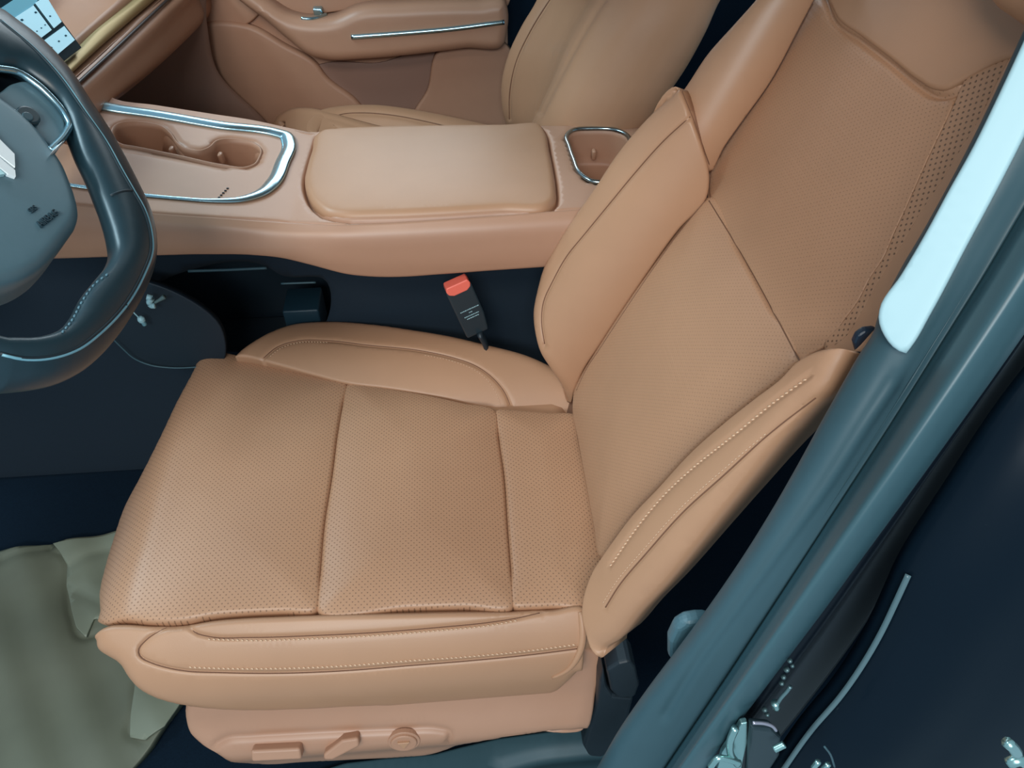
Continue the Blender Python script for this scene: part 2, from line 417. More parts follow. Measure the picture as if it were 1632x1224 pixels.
# ------------------------------------------------------------------ driver seat
seat = thing('car_seat', "tan leather driver's seat with perforated panels, nearest the open door", 'car seat', (0, 0, 0), 'front seats')
def hc(x, y):
    # cushion top: front edge rolls over, rear dips into the crease, slight dish
    f = np.clip((-.385-x)/.06, 0, 1.6); g = np.clip((x-.05)/.10, 0, 1)
    return .006*np.cos((y-.63)*6)-.030*f**2-.006*g-.004+.010*np.clip((-.10-x)/.3, 0, 1)
Sc = Surf((0, 0, .30), (1, 0, 0), (0, 1, 0), hc)
frontedge = [(343, 570), (326, 577), (314, 592), (305, 612), (279, 665), (251, 729), (226, 785), (201, 843), (184, 894), (170, 940), (161, 975), (160, 1000)]
topedge = [(343, 570), (372, 567), (400, 571), (440, 582), (500, 599), (553, 613)]
s1 = [(553, 613), (546, 650), (539, 690), (530, 760), (518, 836), (511, 915), (504, 976)]
s2 = [(790, 655), (795, 701), (803, 759), (809, 845), (814, 910), (817, 971)]
nearA = [(504, 976), (450, 978), (398, 980), (337, 985), (291, 993), (245, 994), (196, 991), (173, 997)]
p = panel('front_cushion_panel', Sc, topedge+s1[1:]+nearA[1:]+frontedge[::-1][:-1], M_pf, seat, r=.005, thick=.05, step=.008, bulge=.010,
          edges=[(frontedge, .022)], off=.002)
q = panel('middle_cushion_panel', Sc, [(555, 614), (620, 622), (700, 636), (740, 645), (788, 655)]+s2[1:]+[(740, 971), (650, 973), (506, 976)]+s1[::-1][1:-1], M_pf, seat, r=.005, thick=.05, step=.008, bulge=.012, off=.001)
q2 = panel('rear_cushion_panel', Sc, [(793, 655), (820, 656), (870, 660), (920, 664), (924, 700), (942, 780), (953, 840), (964, 893), (954, 912), (942, 940), (936, 968), (880, 970), (845, 971), (819, 971)]+s2[::-1][1:-1], M_pf, seat, r=.005, thick=.05, step=.008, bulge=.010)
# far bolster of the cushion
Sfb = chord((0, .955, .316), (0, .80, .296), (1, 0, 0), .020)
fbg = [(420, 571), (440, 554), (470, 544), (523, 543), (584, 550), (676, 560), (725, 571), (758, 583), (786, 603), (804, 625), (815, 651)]
fsil = [(376, 572), (385, 563), (400, 552), (430, 535), (470, 522), (520, 518), (600, 522), (660, 530), (720, 540), (770, 552), (845, 573), (880, 590), (915, 612)]
fbo = panel('far_side_bolster', Sfb, fsil+[(940, 640), (935, 669), (870, 661), (820, 656), (788, 655), (700, 637), (620, 623), (553, 614), (500, 600), (440, 583), (400, 572)], M_le, seat, r=.004, thick=.06, step=.007,
     edges=[(fsil, .014)], grooves=[(fbg, .0022, .0025)], dip=[(fbg, .0022, 0)])
# near bolster: upper welt panel, main band, lower roll
Snb = chord((0, .452, .312), (0, .398, .168), (1, 0, 0), .030)
g1 = [(297, 995), (310, 1008), (330, 1014), (400, 1016), (500, 1013), (600, 1008), (700, 1000), (780, 992), (830, 984), (860, 977)]
g2 = [(291, 995), (275, 998), (250, 1008), (230, 1023), (219, 1039), (222, 1046), (240, 1056), (265, 1064), (300, 1070), (350, 1072), (450, 1073), (550, 1069), (650, 1061), (750, 1053), (850, 1043), (920, 1034)]
nsil = [(155, 1004), (157, 1018), (166, 1027), (177, 1034), (192, 1044), (205, 1065), (222, 1085), (245, 1099), (270, 1107), (330, 1116), (400, 1118), (500, 1114), (600, 1108), (700, 1101), (800, 1096), (870, 1088), (905, 1077), (922, 1060)]
nbo = panel('near_side_bolster', Snb, nsil+[(931, 1035), (934, 1000), (932, 968), (880, 970), (817, 972), (740, 972), (650, 974), (504, 977), (450, 979), (398, 981), (337, 986), (291, 994), (245, 995), (196, 992), (176, 993), (163, 998)], M_le, seat, r=.005, thick=.08, step=.007,
     edges=[(nsil, .020)], grooves=[(g1, .0022, .0028), (g2, .0022, .0028)], dip=[(g1, .0022, 0), (g2, .0022, 0)])
# foam core under the covers
box('cushion_core', (-.125, .645, .215), (.275, 0, 0), (0, .225, 0), (0, 0, .065), M_le, seat, bev=.03)
tube('rear_piping', hits(bvh([nbo]), [(925, 975), (929, 1000), (929, 1020), (922, 1045), (905, 1068), (880, 1080)], n=16, lift=.0), [.003, .0045, .0045, .004, .003, .002], M_le, seat)
# backrest
BN = np.array([-.891, 0, .454])
Sb = Surf((.148, 0, .31), (0, 1, 0), (.454, 0, .891), lambda a, b: .010*np.sin(np.clip(b, 0, .35)/.35*math.pi)+0*a)
if Sb.N[0] > 0: Sb = Surf((.148, 0, .31), (0, -1, 0), (.454, 0, .891), lambda a, b: .010*np.sin(np.clip(b, 0, .35)/.35*math.pi)+0*a)
Q0 = [(1129, 316), (1085, 366), (1033, 438), (984, 511), (956, 554), (932, 591), (919, 622), (916, 646)]
K0 = [(1275, 577), (1250, 603), (1210, 634), (1161, 673), (1106, 722), (1054, 778), (1014, 820), (981, 863), (961, 891)]
ins = panel('backrest_lower_panel', Sb, [(1129, 316), (1180, 400), (1230, 490), (1275, 577)]+K0[1:]+[(950, 840), (937, 770), (924, 700), (916, 655)]+Q0[::-1][1:-1], M_pf2, seat, r=.005, thick=.05, step=.008, bulge=.010)
U0 = [(1133, 273), (1155, 236), (1183, 196), (1229, 132), (1275, 46), (1296, 6), (1335, -70)]
PL = [(1275, 577), (1290, 566), (1313, 554), (1346, 511), (1368, 481), (1389, 441), (1408, 413), (1426, 372), (1444, 334), (1463, 291), (1484, 245), (1509, 193), (1527, 153), (1545, 110), (1600, -30), (1615, -70)]
bck = panel('backrest_foam', Sb, [(1290, -70), (1150, 200), (1105, 300), (1010, 440), (905, 600), (900, 660), (925, 790), (950, 905), (1010, 850), (1110, 750), (1215, 655), (1330, 580), (1480, 420), (1650, 100), (1760, -70)], M_seam, seat, r=.004, thick=.04, step=.02, off=-.012)
HL = [(1300, -30), (1318, 5), (1323, 20), (1328, 31), (1377, 69), (1423, 104), (1469, 141), (1487, 152), (1512, 153), (1539, 138), (1567, 123), (1582, 116), (1601, 107), (1650, 85)]
upp = panel('backrest_upper_panel', Sb, U0+PL[::-1]+[(1230, 490), (1180, 400), (1129, 316)], M_pf2, seat, r=.0015, thick=.05, step=.010, bulge=.003, off=-.001,
      dip=[(HL, .0028, .005)])
PR = [(1345, 540), (1377, 490), (1402, 445), (1438, 389), (1460, 350), (1500, 290), (1524, 250), (1561, 190), (1590, 130), (1625, 60), (1665, -70)]
prf = panel('perforated_side_strip', Sb, PL[2:]+PR[::-1]+[(1322, 556)], M_pf3, seat, r=.0006, thick=.05, step=.010, off=.0005)
shr = panel('near_shoulder_panel', Sb, [(1313, 556), (1345, 540)]+PR[1:]+[(1800, -70), (1760, 60), (1660, 260), (1560, 440), (1470, 575), (1400, 590), (1372, 568), (1340, 559)], M_le, seat, r=.0006, thick=.06, step=.012, off=.0005,
      edges=[([(1800, -70), (1760, 60), (1660, 260), (1560, 440), (1470, 575)], .03)])
hd = panel('headrest_pad', Sb, [(1310, -30), (1328, 12), (1334, 26), (1377, 61), (1423, 96), (1469, 132), (1489, 143), (1511, 144), (1535, 131), (1565, 114), (1585, 104), (1640, 82), (1720, -80), (1330, -80)], M_le, seat, r=.004, thick=.02, step=.010, off=.0035)
panel('headrest', Sb, [(1570, -50), (1588, 8), (1612, 26), (1650, 48), (1740, 70), (1840, -60), (1800, -180), (1600, -180)], M_le, seat, r=.02, thick=.10, step=.015, off=.055)
# far shoulder and bolsters
yf = .868
a0 = Sb.P(1155, 236); a1 = Sb.P(1296, 6); em = at(1139, 60, y=yf)
Ssh = chord(em, Sb.P(1225, 138), a1-a0, .020)
esil = [(1077, 146), (1083, 138), (1122, 80), (1161, 37), (1195, 0), (1250, -66)]
fsh = panel('far_shoulder_panel', Ssh, esil+[(1335, -70), (1296, 6), (1275, 46), (1229, 132), (1183, 196), (1155, 236), (1133, 277), (1118, 245), (1095, 196), (1080, 178)], M_le, seat, r=.004, thick=.03, step=.010, off=-.003, edges=[(esil, .012)])
b0 = Sb.P(932, 591); b1 = Sb.P(1129, 316)
Sfk = chord(at(895, 375, y=yf), Sb.P(1010, 472), b1-b0, .026)
bsil = [(1083, 138), (1033, 184), (984, 242), (950, 294), (922, 334), (895, 375), (870, 418), (858, 459), (852, 490), (855, 530), (864, 560), (880, 585), (901, 615), (914, 644)]
pipe = [(1100, 186), (1060, 222), (1014, 273), (971, 325), (930, 375), (904, 407), (880, 450), (866, 481), (863, 514), (868, 548)]
fbb = panel('far_backrest_bolster', Sfk, bsil+[(919, 622), (932, 591), (956, 554), (984, 511), (1033, 438), (1085, 366), (1129, 316), (1132, 273), (1122, 239), (1101, 184), (1091, 160)], M_le, seat, r=.004, thick=.03, step=.008, edges=[(bsil, .012)],
     grooves=[(pipe, .002, .0025)], dip=[(pipe, .0022, 0)])
# near backrest bolster
def yat(pts, ys):
    s = np.linspace(0, 1, len(pts)); yy = np.interp(s, np.linspace(0, 1, len(ys)), ys); return np.array([at(u, v, y=y) for (u, v), y in zip(pts, yy)])
Skb = chord(Sb.P(1106, 722), at(1200, 788, y=.392), Sb.B, .030)
ksil = [(1420, 520), (1395, 545), (1372, 569), (1355, 602), (1337, 636), (1300, 668), (1257, 715), (1200, 788), (1139, 867), (1078, 944), (1035, 990), (999, 1034), (978, 1049), (962, 1054), (948, 1042), (936, 1010), (930, 975)]
kg1 = [(1290, 597), (1235, 637), (1168, 692), (1106, 741), (1060, 784), (1014, 839), (972, 900)]
kg2 = [(1300, 634), (1229, 689), (1152, 759), (1091, 814), (1030, 882), (984, 937), (965, 968)]
kb = panel('near_backrest_bolster', Skb, ksil+[(932, 958), (940, 930), (950, 908)]+K0[::-1]+[(1290, 568), (1306, 561), (1340, 557), (1362, 560), (1385, 535)], M_le, seat, r=.004, thick=.05, step=.008,
     edges=[(ksil[:13], .016)], grooves=[(kg1, .0026, .0024), (kg2, .0018, .0018)], dip=[(kg1, .0022, 0), (kg2, .002, 0)])
# backrest shell filling the depth behind the covers
bx = Sb.N*-1
box('backrest_shell', Sb.pos(np.array([[-.655 if Sb.A[1] < 0 else .655, .30]]), -.085)[0], Sb.A*.15, Sb.B*.33, Sb.N*.035, M_blk, seat, bev=.03)
# stitching, and dark seam tubes that deepen the groove shade
t1 = bvh([nbo, kb, fbo, fbb, ins, upp, fsh, bck])
seams(t1, [g1, g2, fbg, pipe, [(1130, 320), (1180, 402), (1230, 492), (1274, 575)], [(1132, 316), (1131, 296), (1133, 276), (1122, 239), (1103, 186), (1087, 146)], [(1126, 318), (1085, 368), (1033, 440), (984, 513), (956, 556), (932, 593), (919, 622)], U0[:-1],
           [(1300, 634), (1229, 689), (1152, 759), (1091, 814), (1030, 882), (984, 937), (965, 968)]], M_seam, seat, r=.0008)
stitches(t1, [[(330, 1019), (400, 1021), (500, 1018), (600, 1013), (700, 1005), (780, 997), (825, 989)],
              [(300, 1063), (350, 1065), (450, 1065), (550, 1061), (650, 1053), (750, 1046), (850, 1036), (918, 1027)],
              [(1287, 603), (1235, 641), (1168, 696), (1106, 745), (1060, 788), (1014, 843), (972, 904)]], M_thr, seat, slant=.35)
stitches(t1, [[(1222, 690), (1148, 753), (1087, 808), (1026, 876), (980, 931), (961, 962)], [(430, 569), (446, 556), (473, 547), (523, 546)],
              [(798, 655), (796, 640), (788, 622), (776, 605), (757, 590), (725, 577), (676, 566)]], M_thr, seat, r=.0005, ln=.0026, pitch=.0046)
# side cover with power switches
Sv = Surf((0, .380, .085), (1, 0, 0), (0, .22, 1), lambda a, b: .022*np.exp(-((b-.040)/.034)**2)-.006*np.clip((b-.10)/.05, 0, 2))   # faces the door
rec = [(345, 1186), (357, 1179), (400, 1174), (450, 1171), (550, 1166), (640, 1163), (700, 1163), (717, 1168), (716, 1182)]
csil = [(298, 1112), (297, 1140), (302, 1158), (320, 1177), (350, 1196), (380, 1206), (430, 1211), (480, 1208), (560, 1204), (640, 1200), (690, 1195), (715, 1187), (750, 1174), (850, 1161), (932, 1154)]
cov = panel('side_cover', Sv, csil+[(944, 1135), (950, 1095), (960, 1058), (950, 1036), (930, 1030), (850, 1060), (600, 1080), (400, 1090), (300, 1085)], M_tan, seat, r=.004, thick=.03, step=.007, edges=[(csil, .010)], dip=[(rec, .004, .004)])
tr = bvh([cov])
def front(u, v, d=.0):
    h = hits(tr, [(u-1, v), (u, v), (u+1, v)], n=3)[1]; return h+np.array([0, -d, 0])
def bar(name, pts, dep, m, parent, bev, y):
    pts = [(u, v+8) for u, v in pts]; cu, cv = np.mean(pts, axis=0); O = hits(tr, [(cu-1, min(cv, 1192)-1), (cu, min(cv, 1192)), (cu+1, min(cv, 1192)+1)], n=3)[1]
    S = Surf(O, (1, 0, 0), (0, .75, 1)); S.O = O+S.N*dep
    return prism(name, S, pts, -dep-.012, 0, m, parent, bev=bev)
sw = bar('seat_switch', [(399, 1189), (478, 1185), (481, 1203), (401, 1207)], .014, M_tan, seat, .003, .338)
sw['label'] = 'long rounded slider switch'
sw2 = bar('seat_switch', [(545, 1172), (571, 1168), (573, 1182), (530, 1204), (516, 1204), (515, 1195)], .014, M_tan2, seat, .003, .338)
sw2['label'] = 'angled backrest lever switch'
dp = hits(tr, [(643, 1180), (644, 1181), (645, 1182)], n=3)[1]; S3 = Surf(dp, (1, 0, 0), (0, .35, 1))
dl = prism('lumbar_dial', S3, [(.016*math.cos(a), .013*math.sin(a)) for a in np.linspace(0, 2*math.pi, 28)[:-1]], -.006, .0045, M_tan2, seat, bev=.0018, ab=True)
prism('direction_mark', S3, [(-.0075, .005), (.0075, .005), (0, -.006)], .004, .0075, M_le, dl, bev=.0008, ab=True)
prism('dial_rim', S3, [(.0195*math.cos(a), .016*math.sin(a)) for a in np.linspace(0, 2*math.pi, 28)[:-1]], -.006, .0015, M_tan, dl, bev=.001, ab=True)
# recliner covers, black
r0 = Surf((0, .37, 0), (1, 0, 0), (0, .1, 1))
prism('recliner_cover', r0, [(965, 1062), (985, 1050), (1003, 1046), (1012, 1058), (1018, 1085), (1011, 1104), (985, 1106), (972, 1094)], -.03, .006, M_blk, seat, bev=.004)
prism('hinge_cover', r0, [(962, 1066), (968, 1092), (978, 1107), (1010, 1110), (1000, 1150), (985, 1185), (960, 1206), (938, 1204), (929, 1188), (940, 1150), (950, 1119), (955, 1085)], -.04, .002, M_trm if False else M_blk, seat, bev=.005)
# ------------------------------------------------------------------ centre console
con = thing('center_console', 'tan centre console with padded armrest lid and chrome-edged tray between the front seats', 'console', (0, 1.0, 0))
def hk(x, y): return .24*np.maximum(0, -.225-x)**1.05*(1+0*y)
Sk = Surf((0, 0, .54), (1, 0, 0), (0, 1, 0), hk)
crest = [(-60, 318), (20, 322), (110, 328), (240, 342), (350, 350), (450, 357), (535, 361), (600, 359), (700, 353), (800, 346), (900, 338), (1010, 331)]
far = [(1060, 204), (1010, 204), (900, 203), (868, 203), (700, 203), (560, 207), (500, 213), (470, 208), (400, 193), (340, 184), (250, 170), (185, 160), (166, 148), (140, 140), (80, 130), (-60, 110)]
cup = [(176, 207), (183, 198), (200, 193), (232, 194), (256, 199), (272, 211), (284, 227), (296, 235), (318, 239), (332, 234), (345, 223), (360, 220), (385, 222), (405, 227), (416, 236), (414, 250), (405, 262), (388, 267), (355, 263), (280, 247), (215, 234), (190, 229), (180, 220)]
rear = [(903, 217), (912, 209), (945, 206), (980, 208), (996, 214), (1005, 226), (1010, 246), (990, 278), (966, 291), (944, 290), (926, 279), (914, 255), (907, 235)]
tray = [(228, 243), (300, 256), (380, 272), (398, 279), (393, 290), (372, 318), (345, 317), (300, 313), (225, 308), (100, 295), (60, 215), (120, 222)]
lid = [(505, 220), (515, 214), (540, 211), (600, 208), (700, 206), (800, 205), (862, 205), (869, 215), (876, 245), (882, 275), (886, 305), (884, 328), (874, 337), (800, 341), (700, 347), (600, 351), (545, 351), (522, 347), (503, 334), (490, 313), (486, 292), (490, 270), (498, 243)]
top = panel('console_top', Sk, crest+far, M_tan, con, r=.004, thick=.05, step=.008, holes=[cup, rear], smooth=True, dip=[([(60, 215), (150, 227), (228, 241), (300, 254), (350, 264)], .007, .0035), (lid+[lid[0]], .0030, .012)])
def pocket(name, S, ol, depth, m, parent, flare=0.0, off=0):
    T = np.array([S.pix(u, v, off) for u, v in ol]); T = spline(T, 90, closed=True); c = T.mean(0)
    rings = [S.pos(T, 0)]
    for k in (.15, .4, .7, .9, 1.0): 
        q = T+(c-T)*flare*k+(0 if k < 1 else (c-T)*.06); rings.append(S.pos(q, 0)-S.N*depth*(k if k < 1 else 1.02))
    V = np.vstack(rings+[rings[-1].mean(0)[None]]); n = len(T); Fc = []
    for j in range(len(rings)-1):
        for i in range(n): Fc.append((j*n+i, (j+1)*n+i, (j+1)*n+(i+1) % n, j*n+(i+1) % n))
    o = len(V)-1; j = len(rings)-1
    Fc += [(j*n+i, o, j*n+(i+1) % n) for i in range(n)]
    ob = mesh(name, V, Fc, m, parent)
    md = ob.modifiers.new('wall', 'SOLIDIFY'); md.thickness = .002; md.offset = 1
    return ob
cu = pocket('cup_holder', Sk, cup, .060, M_tan2, con)
rc = pocket('cup_holder', Sk, rear, .062, M_tan2, con)
# retaining tabs inside
for px, zz, par in (((276, 243), .565, cu), ((353, 252), .548, cu), ((946, 246), .505, rc)):
    P = at(px[0], px[1], z=zz)
    box('retaining_tab', P, (.0035, 0, 0), (0, .006, 0), (0, -.002, .009), M_tan, par, bev=.003)
# chrome surround of the front tray
ring = [(60, 165), (110, 158), (150, 168), (175, 173), (250, 184), (350, 201), (440, 213), (455, 218), (460, 228), (450, 262), (436, 292), (418, 308), (385, 319), (345, 321), (280, 317), (200, 309), (110, 296), (40, 286)]
T = np.array([Sk.P(u, v) for u, v in ring]); wd = [1.2]*len(T)
chrome = []
Pc = spline(T, 240)
rad = np.interp(np.linspace(0, 1, 24), [0, .15, .47, .5, .62, .68, .75, 1], [.0115, .0115, .011, .011, .011, .007, .0036, .0036])
tube('chrome_surround', T+np.array([0, 0, .0015]), list(rad), M_chr, con, n=240, seg=12, prof=(1, .42))
T = np.array([Sk.P(u, v) for u, v in rear]); tube('chrome_ring', T+np.array([0, 0, .001]), .0034, mat('dark_chrome', (.30, .36, .38), .2, metal=1), con, closed=True, n=160, seg=10)
# vent slots in the tray
for i in range(6):
    P = Sk.P(363-i*3.4, 301+i*3.6)
    box('vent_slot', P+np.array([0, 0, .0008]), (.0016, 0, 0), (0, .0009, 0), (0, 0, .0008), M_blk, con, bev=.0005)
# armrest lid
lid = [(505, 220), (515, 214), (540, 211), (600, 208), (700, 206), (800, 205), (862, 205), (869, 215), (876, 245), (882, 275), (886, 305), (884, 328), (874, 337), (800, 341), (700, 347), (600, 351), (545, 351), (522, 347), (503, 334), (490, 313), (486, 292), (490, 270), (498, 243)]
al = panel('armrest_lid', Sk, lid, M_le, con, r=.010, thick=.03, step=.008, off=.006, bulge=.003)
# near side
s0 = np.array([Sk.P(u, v) for u, v in crest])
bot = [(-60, 414), (90, 412), (240, 407), (330, 405), (400, 406), (450, 411), (500, 423), (550, 436), (600, 441), (640, 441), (700, 437), (780, 431), (868, 425), (1000, 416)]
sb_ = ats(bot, y=.868)
sr = spline(s0, 20); br = spline(sb_, 20); m1 = sr*.85+br*.15+np.array([0, -.005, .001]); m2 = sr*.5+br*.5+np.array([0, -.008, 0]); m3 = sr*.1+br*.9+np.array([0, -.003, 0])
loft('console_side', [s0+np.array([0, .004, .0]), m1, m2, m3, sb_, sb_+np.array([0, .02, -.004])], M_tan, con, nu=200, nv=40, thick=.004)
fs = np.array([Sk.P(u, v) for u, v in far]); loft('console_far_side', [fs, fs+np.array([0, .002, -.04]), fs+np.array([0, .0, -.16])], M_tan, con, nu=60, nv=12, ref=(0, 3, .5), thick=.004)
# lower console: black body with an open storage shelf
Sl = Surf((0, .948, 0), (1, 0, 0), (0, .02, 1)) 
hole = [(300, 433), (425, 427), (447, 440), (515, 446), (517, 520), (430, 560), (330, 560), (240, 545), (232, 470)]
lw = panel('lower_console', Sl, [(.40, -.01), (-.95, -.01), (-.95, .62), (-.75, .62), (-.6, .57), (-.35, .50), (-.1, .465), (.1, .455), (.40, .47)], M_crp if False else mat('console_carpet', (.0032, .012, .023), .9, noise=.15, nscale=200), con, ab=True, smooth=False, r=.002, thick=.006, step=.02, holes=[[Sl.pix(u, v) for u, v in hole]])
bx_ = box('storage_shelf', (-.42, 1.04, .20), (.23, 0, 0), (0, .07, 0), (0, 0, .004), M_blk, lw, bev=.002)
box('storage_back', (-.42, 1.12, .30), (.25, 0, 0), (0, .004, 0), (0, 0, .20), M_blk, lw, bev=.002)
box('storage_step', (at(487, 498, y=.995)), (.028, 0, 0), (0, .03, 0), (0, 0, .028), mat('shelf_plastic', (.007, .026, .040), .5), lw, bev=.003)
tube('shelf_lip', ats([(300, 432), (360, 430), (425, 427)], y=.941), .0022, M_trm, lw)
tube('shelf_lip', ats([(448, 452), (475, 451), (503, 450)], y=.941), .0016, M_trm, lw)
# ------------------------------------------------------------------ belt buckle
bk = thing('seatbelt_buckle', 'black seatbelt buckle with red button standing between driver seat and console', 'buckle', tuple(at(770, 530, y=.868)))
mw = bk.location.copy()
a0 = at(732, 462, y=.868); a1 = at(764, 532, y=.868); ax = a0-a1; L = np.linalg.norm(ax); ax /= L
vw = C-a0; vw /= np.linalg.norm(vw); sd = np.cross(ax, vw); sd /= np.linalg.norm(sd); nn = np.cross(sd, ax)
Sq = Surf((a0+a1)/2, sd, ax)
if Sq.N@vw < 0: Sq = Surf((a0+a1)/2, -sd, ax)
def setp(o, p): 
    o.parent = p; o.matrix_parent_inverse = Matrix.Translation(-p.location); return o
h2 = L/2
b0 = setp(prism('buckle_body', Sq, [(-.019, -h2), (.0155, -h2), (.0195, -.3*h2), (.0195, h2+.002), (-.0195, h2+.002), (-.0195, -.5*h2)], -.020, 0, mat('buckle_plastic', (.016, .030, .040), .4), None, bev=.003, ab=True), bk)
b1 = setp(prism('release_button', Sq, [(-.0185, h2+.004), (-.0165, h2-.002), (-.010, h2-.006), (.010, h2-.006), (.0165, h2-.002), (.0185, h2+.004), (.0165, h2+.011), (-.0165, h2+.011)], -.017, .0012, M_red, None, bev=.0018, ab=True), bk)
b1['label'] = 'bright red release button'
stx = ats([(764, 530), (772, 545), (780, 575)], y=.868); setp(tube('buckle_stalk', stx, .011, M_blk, None, prof=(1, .4)), bk)
def text(s, size, S, a, b, rot, m, parent, lift=.0004, name='printed_text', ext=.0002):
    cu_ = bpy.data.curves.new('t', 'FONT'); cu_.body = s; cu_.size = size; cu_.align_x = 'CENTER'; cu_.align_y = 'CENTER'; cu_.extrude = ext; cu_.space_line = 1.1
    o = bpy.data.objects.new('t', cu_); COL.objects.link(o); dg = bpy.context.evaluated_depsgraph_get(); me = bpy.data.meshes.new_from_object(o.evaluated_get(dg)); bpy.data.objects.remove(o)
    P = S.P if False else None
    q = S.pos(np.array([[a, b]]))[0]; ca, sa = math.cos(rot), math.sin(rot); X = S.A*ca+S.B*sa; Y = -S.A*sa+S.B*ca
    for v in me.vertices:
        p = q+X*v.co.x+Y*v.co.y+S.N*(v.co.z+lift); v.co = p
    me.materials.clear(); return link(name, me, m, parent)
def print_lines(name, S, rows, m, parent, h=.0014, lift=.0004):
    # unreadably small print: rows of short strokes, rows = (centre a, centre b, width)
    V = []; Fc = []
    for a, b, wd in rows:
        x = a-wd/2
        while x < a+wd/2:
            l = random.choice((.0012, .0018, .0024)); P = S.pos(np.array([[x, b-h/2], [x+l, b-h/2], [x+l, b+h/2], [x, b+h/2]]), lift); n = len(V); V += list(P)+list(P+S.N*.0003)
            Fc += [(n, n+3, n+2, n+1), (n+4, n+5, n+6, n+7), (n, n+1, n+5, n+4), (n+1, n+2, n+6, n+5), (n+2, n+3, n+7, n+6), (n+3, n, n+4, n+7)]; x += l+.0007
    return mesh(name, V, Fc, m, parent, smooth=False)
tx = print_lines('printed_text', Sq, [(.001, .006, .027), (.001, .0005, .004), (.001, -.005, .022), (.001, -.0095, .017)], mat('grey_print', (.35, .55, .60), .5), None); setp(tx, bk)
# ------------------------------------------------------------------ passenger seat
ps = thing('car_seat', 'tan leather passenger seat beyond the centre console, beside the far door', 'car seat', (0, 0, 0), 'front seats')
pf_o = ats([(486, 214), (490, 192), (510, 176), (545, 169), (590, 167), (650, 173), (700, 182), (760, 195), (830, 212)], z=.345)
pf_m = ats([(505, 222), (520, 192), (545, 182), (570, 180), (620, 183), (680, 194), (730, 206), (800, 225)], z=.348)
pf_i = pf_m+np.array([0, -.05, -.02]); pf_j = pf_m+np.array([0, -.30, -.03])
pb = loft('cushion', [pf_j, pf_i, pf_m, pf_o, pf_o+np.array([0, .012, -.04]), pf_o+np.array([0, .012, -.14])], M_le, ps, nu=140, nv=70, e=(0, 0, .02, 0), thick=.02,
     grooves=[([(508, 215), (522, 192), (545, 182), (570, 180), (620, 183), (680, 194), (730, 206)], .003, .004)])
t_ = bvh([pb])
no = ats([(448, 212), (455, 196), (470, 188), (495, 187), (530, 195), (575, 208), (620, 220)], z=.330)
loft('cushion_front', [no+np.array([.12, -.12, -.005]), no+np.array([.01, -.03, 0]), no, no+np.array([-.008, .010, -.02]), no+np.array([-.01, .01, -.16])], M_le, ps, nu=80, nv=40, thick=.02, e=(0, 0, .01, 0))
box('cushion_core', (-.10, 1.38, .17), (.24, 0, 0), (0, .16, 0), (0, 0, .09), M_le, ps, bev=.03)
# backrest: outer bolster, centre, inner bolster crest, side face
def pl(pts, d): return np.array([at(u, v, pl=(Sb.O+np.array([-.02, 0, 0])+Sb.N*d, Sb.N)) for u, v in pts])
p0 = yat([(866, -30), (855, 0), (832, 40), (809, 90), (799, 135), (800, 170), (812, 215)], [1.62, 1.62])
p1 = yat([(895, -35), (876, 0), (845, 50), (822, 100), (812, 150), (812, 190), (820, 220)], [1.585, 1.585])
p2 = yat([(935, -35), (925, 0), (893, 60), (868, 120), (852, 170), (842, 220)], [1.45, 1.48])
p3 = yat([(985, -35), (962, 0), (925, 60), (893, 120), (862, 180), (845, 225)], [1.20, 1.215])
p4 = yat([(1000, -35), (980, 0), (942, 60), (908, 120), (876, 180), (858, 225)], [1.165, 1.17])
p5 = yat([(1035, -35), (1015, 0), (975, 60), (940, 120), (905, 180), (885, 225)], [1.130, 1.14])
p6 = yat([(1168, -30), (1148, 0), (1125, 50), (1092, 110), (1060, 157), (1030, 200), (1010, 230)], [1.120, 1.13])
pbk = loft('backrest', [p0+np.array([.07, .02, 0]), p0, p1, p2, p3, p4, p5, p6, bh(p6, .03)+np.array([-.004, 0, 0]), bh(p6, .12)+np.array([-.02, 0, 0])], M_le, ps, nu=120, nv=140, thick=.02,
     grooves=[([(895, -35), (876, 0), (845, 50), (822, 100), (812, 150), (812, 190)], .003, .004), ([(985, -35), (958, 0), (921, 60), (889, 120), (860, 178)], .006, .006)])
t_ = bvh([pb, pbk]); seams(t_, [[(508, 215), (522, 192), (545, 182), (570, 180), (620, 183), (680, 194), (730, 206)], [(890, -20), (876, 0), (845, 50), (822, 100), (812, 150), (812, 190)]], M_seam, ps, r=.0013)
# ------------------------------------------------------------------ far (passenger) door and footwell
dr = thing('passenger_door', 'tan passenger door with armrest and slim chrome strip, seen beyond the console', 'car door', (0, 1.72, 0))
Sd = Surf((0, 1.72, 0), (1, 0, 0), (0, .10, 1))
panel('door_panel', Sd, [(.13, .05), (-.62, .05), (-.72, .30), (-.95, .55), (-.95, .90), (.13, .90)], M_tan2, dr, ab=True, smooth=False, r=.01, thick=.04, step=.02)
def dl_(name, px, off, th, m, **k): return panel(name, Sd, px, m, dr, off=off, thick=th, **k)
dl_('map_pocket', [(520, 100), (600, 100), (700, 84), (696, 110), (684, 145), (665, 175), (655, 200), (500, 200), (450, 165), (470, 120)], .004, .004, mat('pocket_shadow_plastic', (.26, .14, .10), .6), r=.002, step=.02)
dl_('lower_panel', [(694, 86), (806, 70), (800, 230), (650, 230), (660, 178), (680, 145)], .022, .03, M_tan2, r=.006, step=.015)
dl_('lower_panel', [(315, 44), (395, 38), (455, 70), (505, 100), (520, 120), (570, 160), (610, 230), (380, 230), (340, 110)], .018, .03, M_tan2, r=.01, step=.015)
dl_('upper_panel', [(380, -60), (480, -60), (815, -60), (812, 4), (560, 16), (470, 22), (430, 12), (395, 38), (316, 42), (310, -60)], .01, .03, M_tan2, r=.004, step=.02)
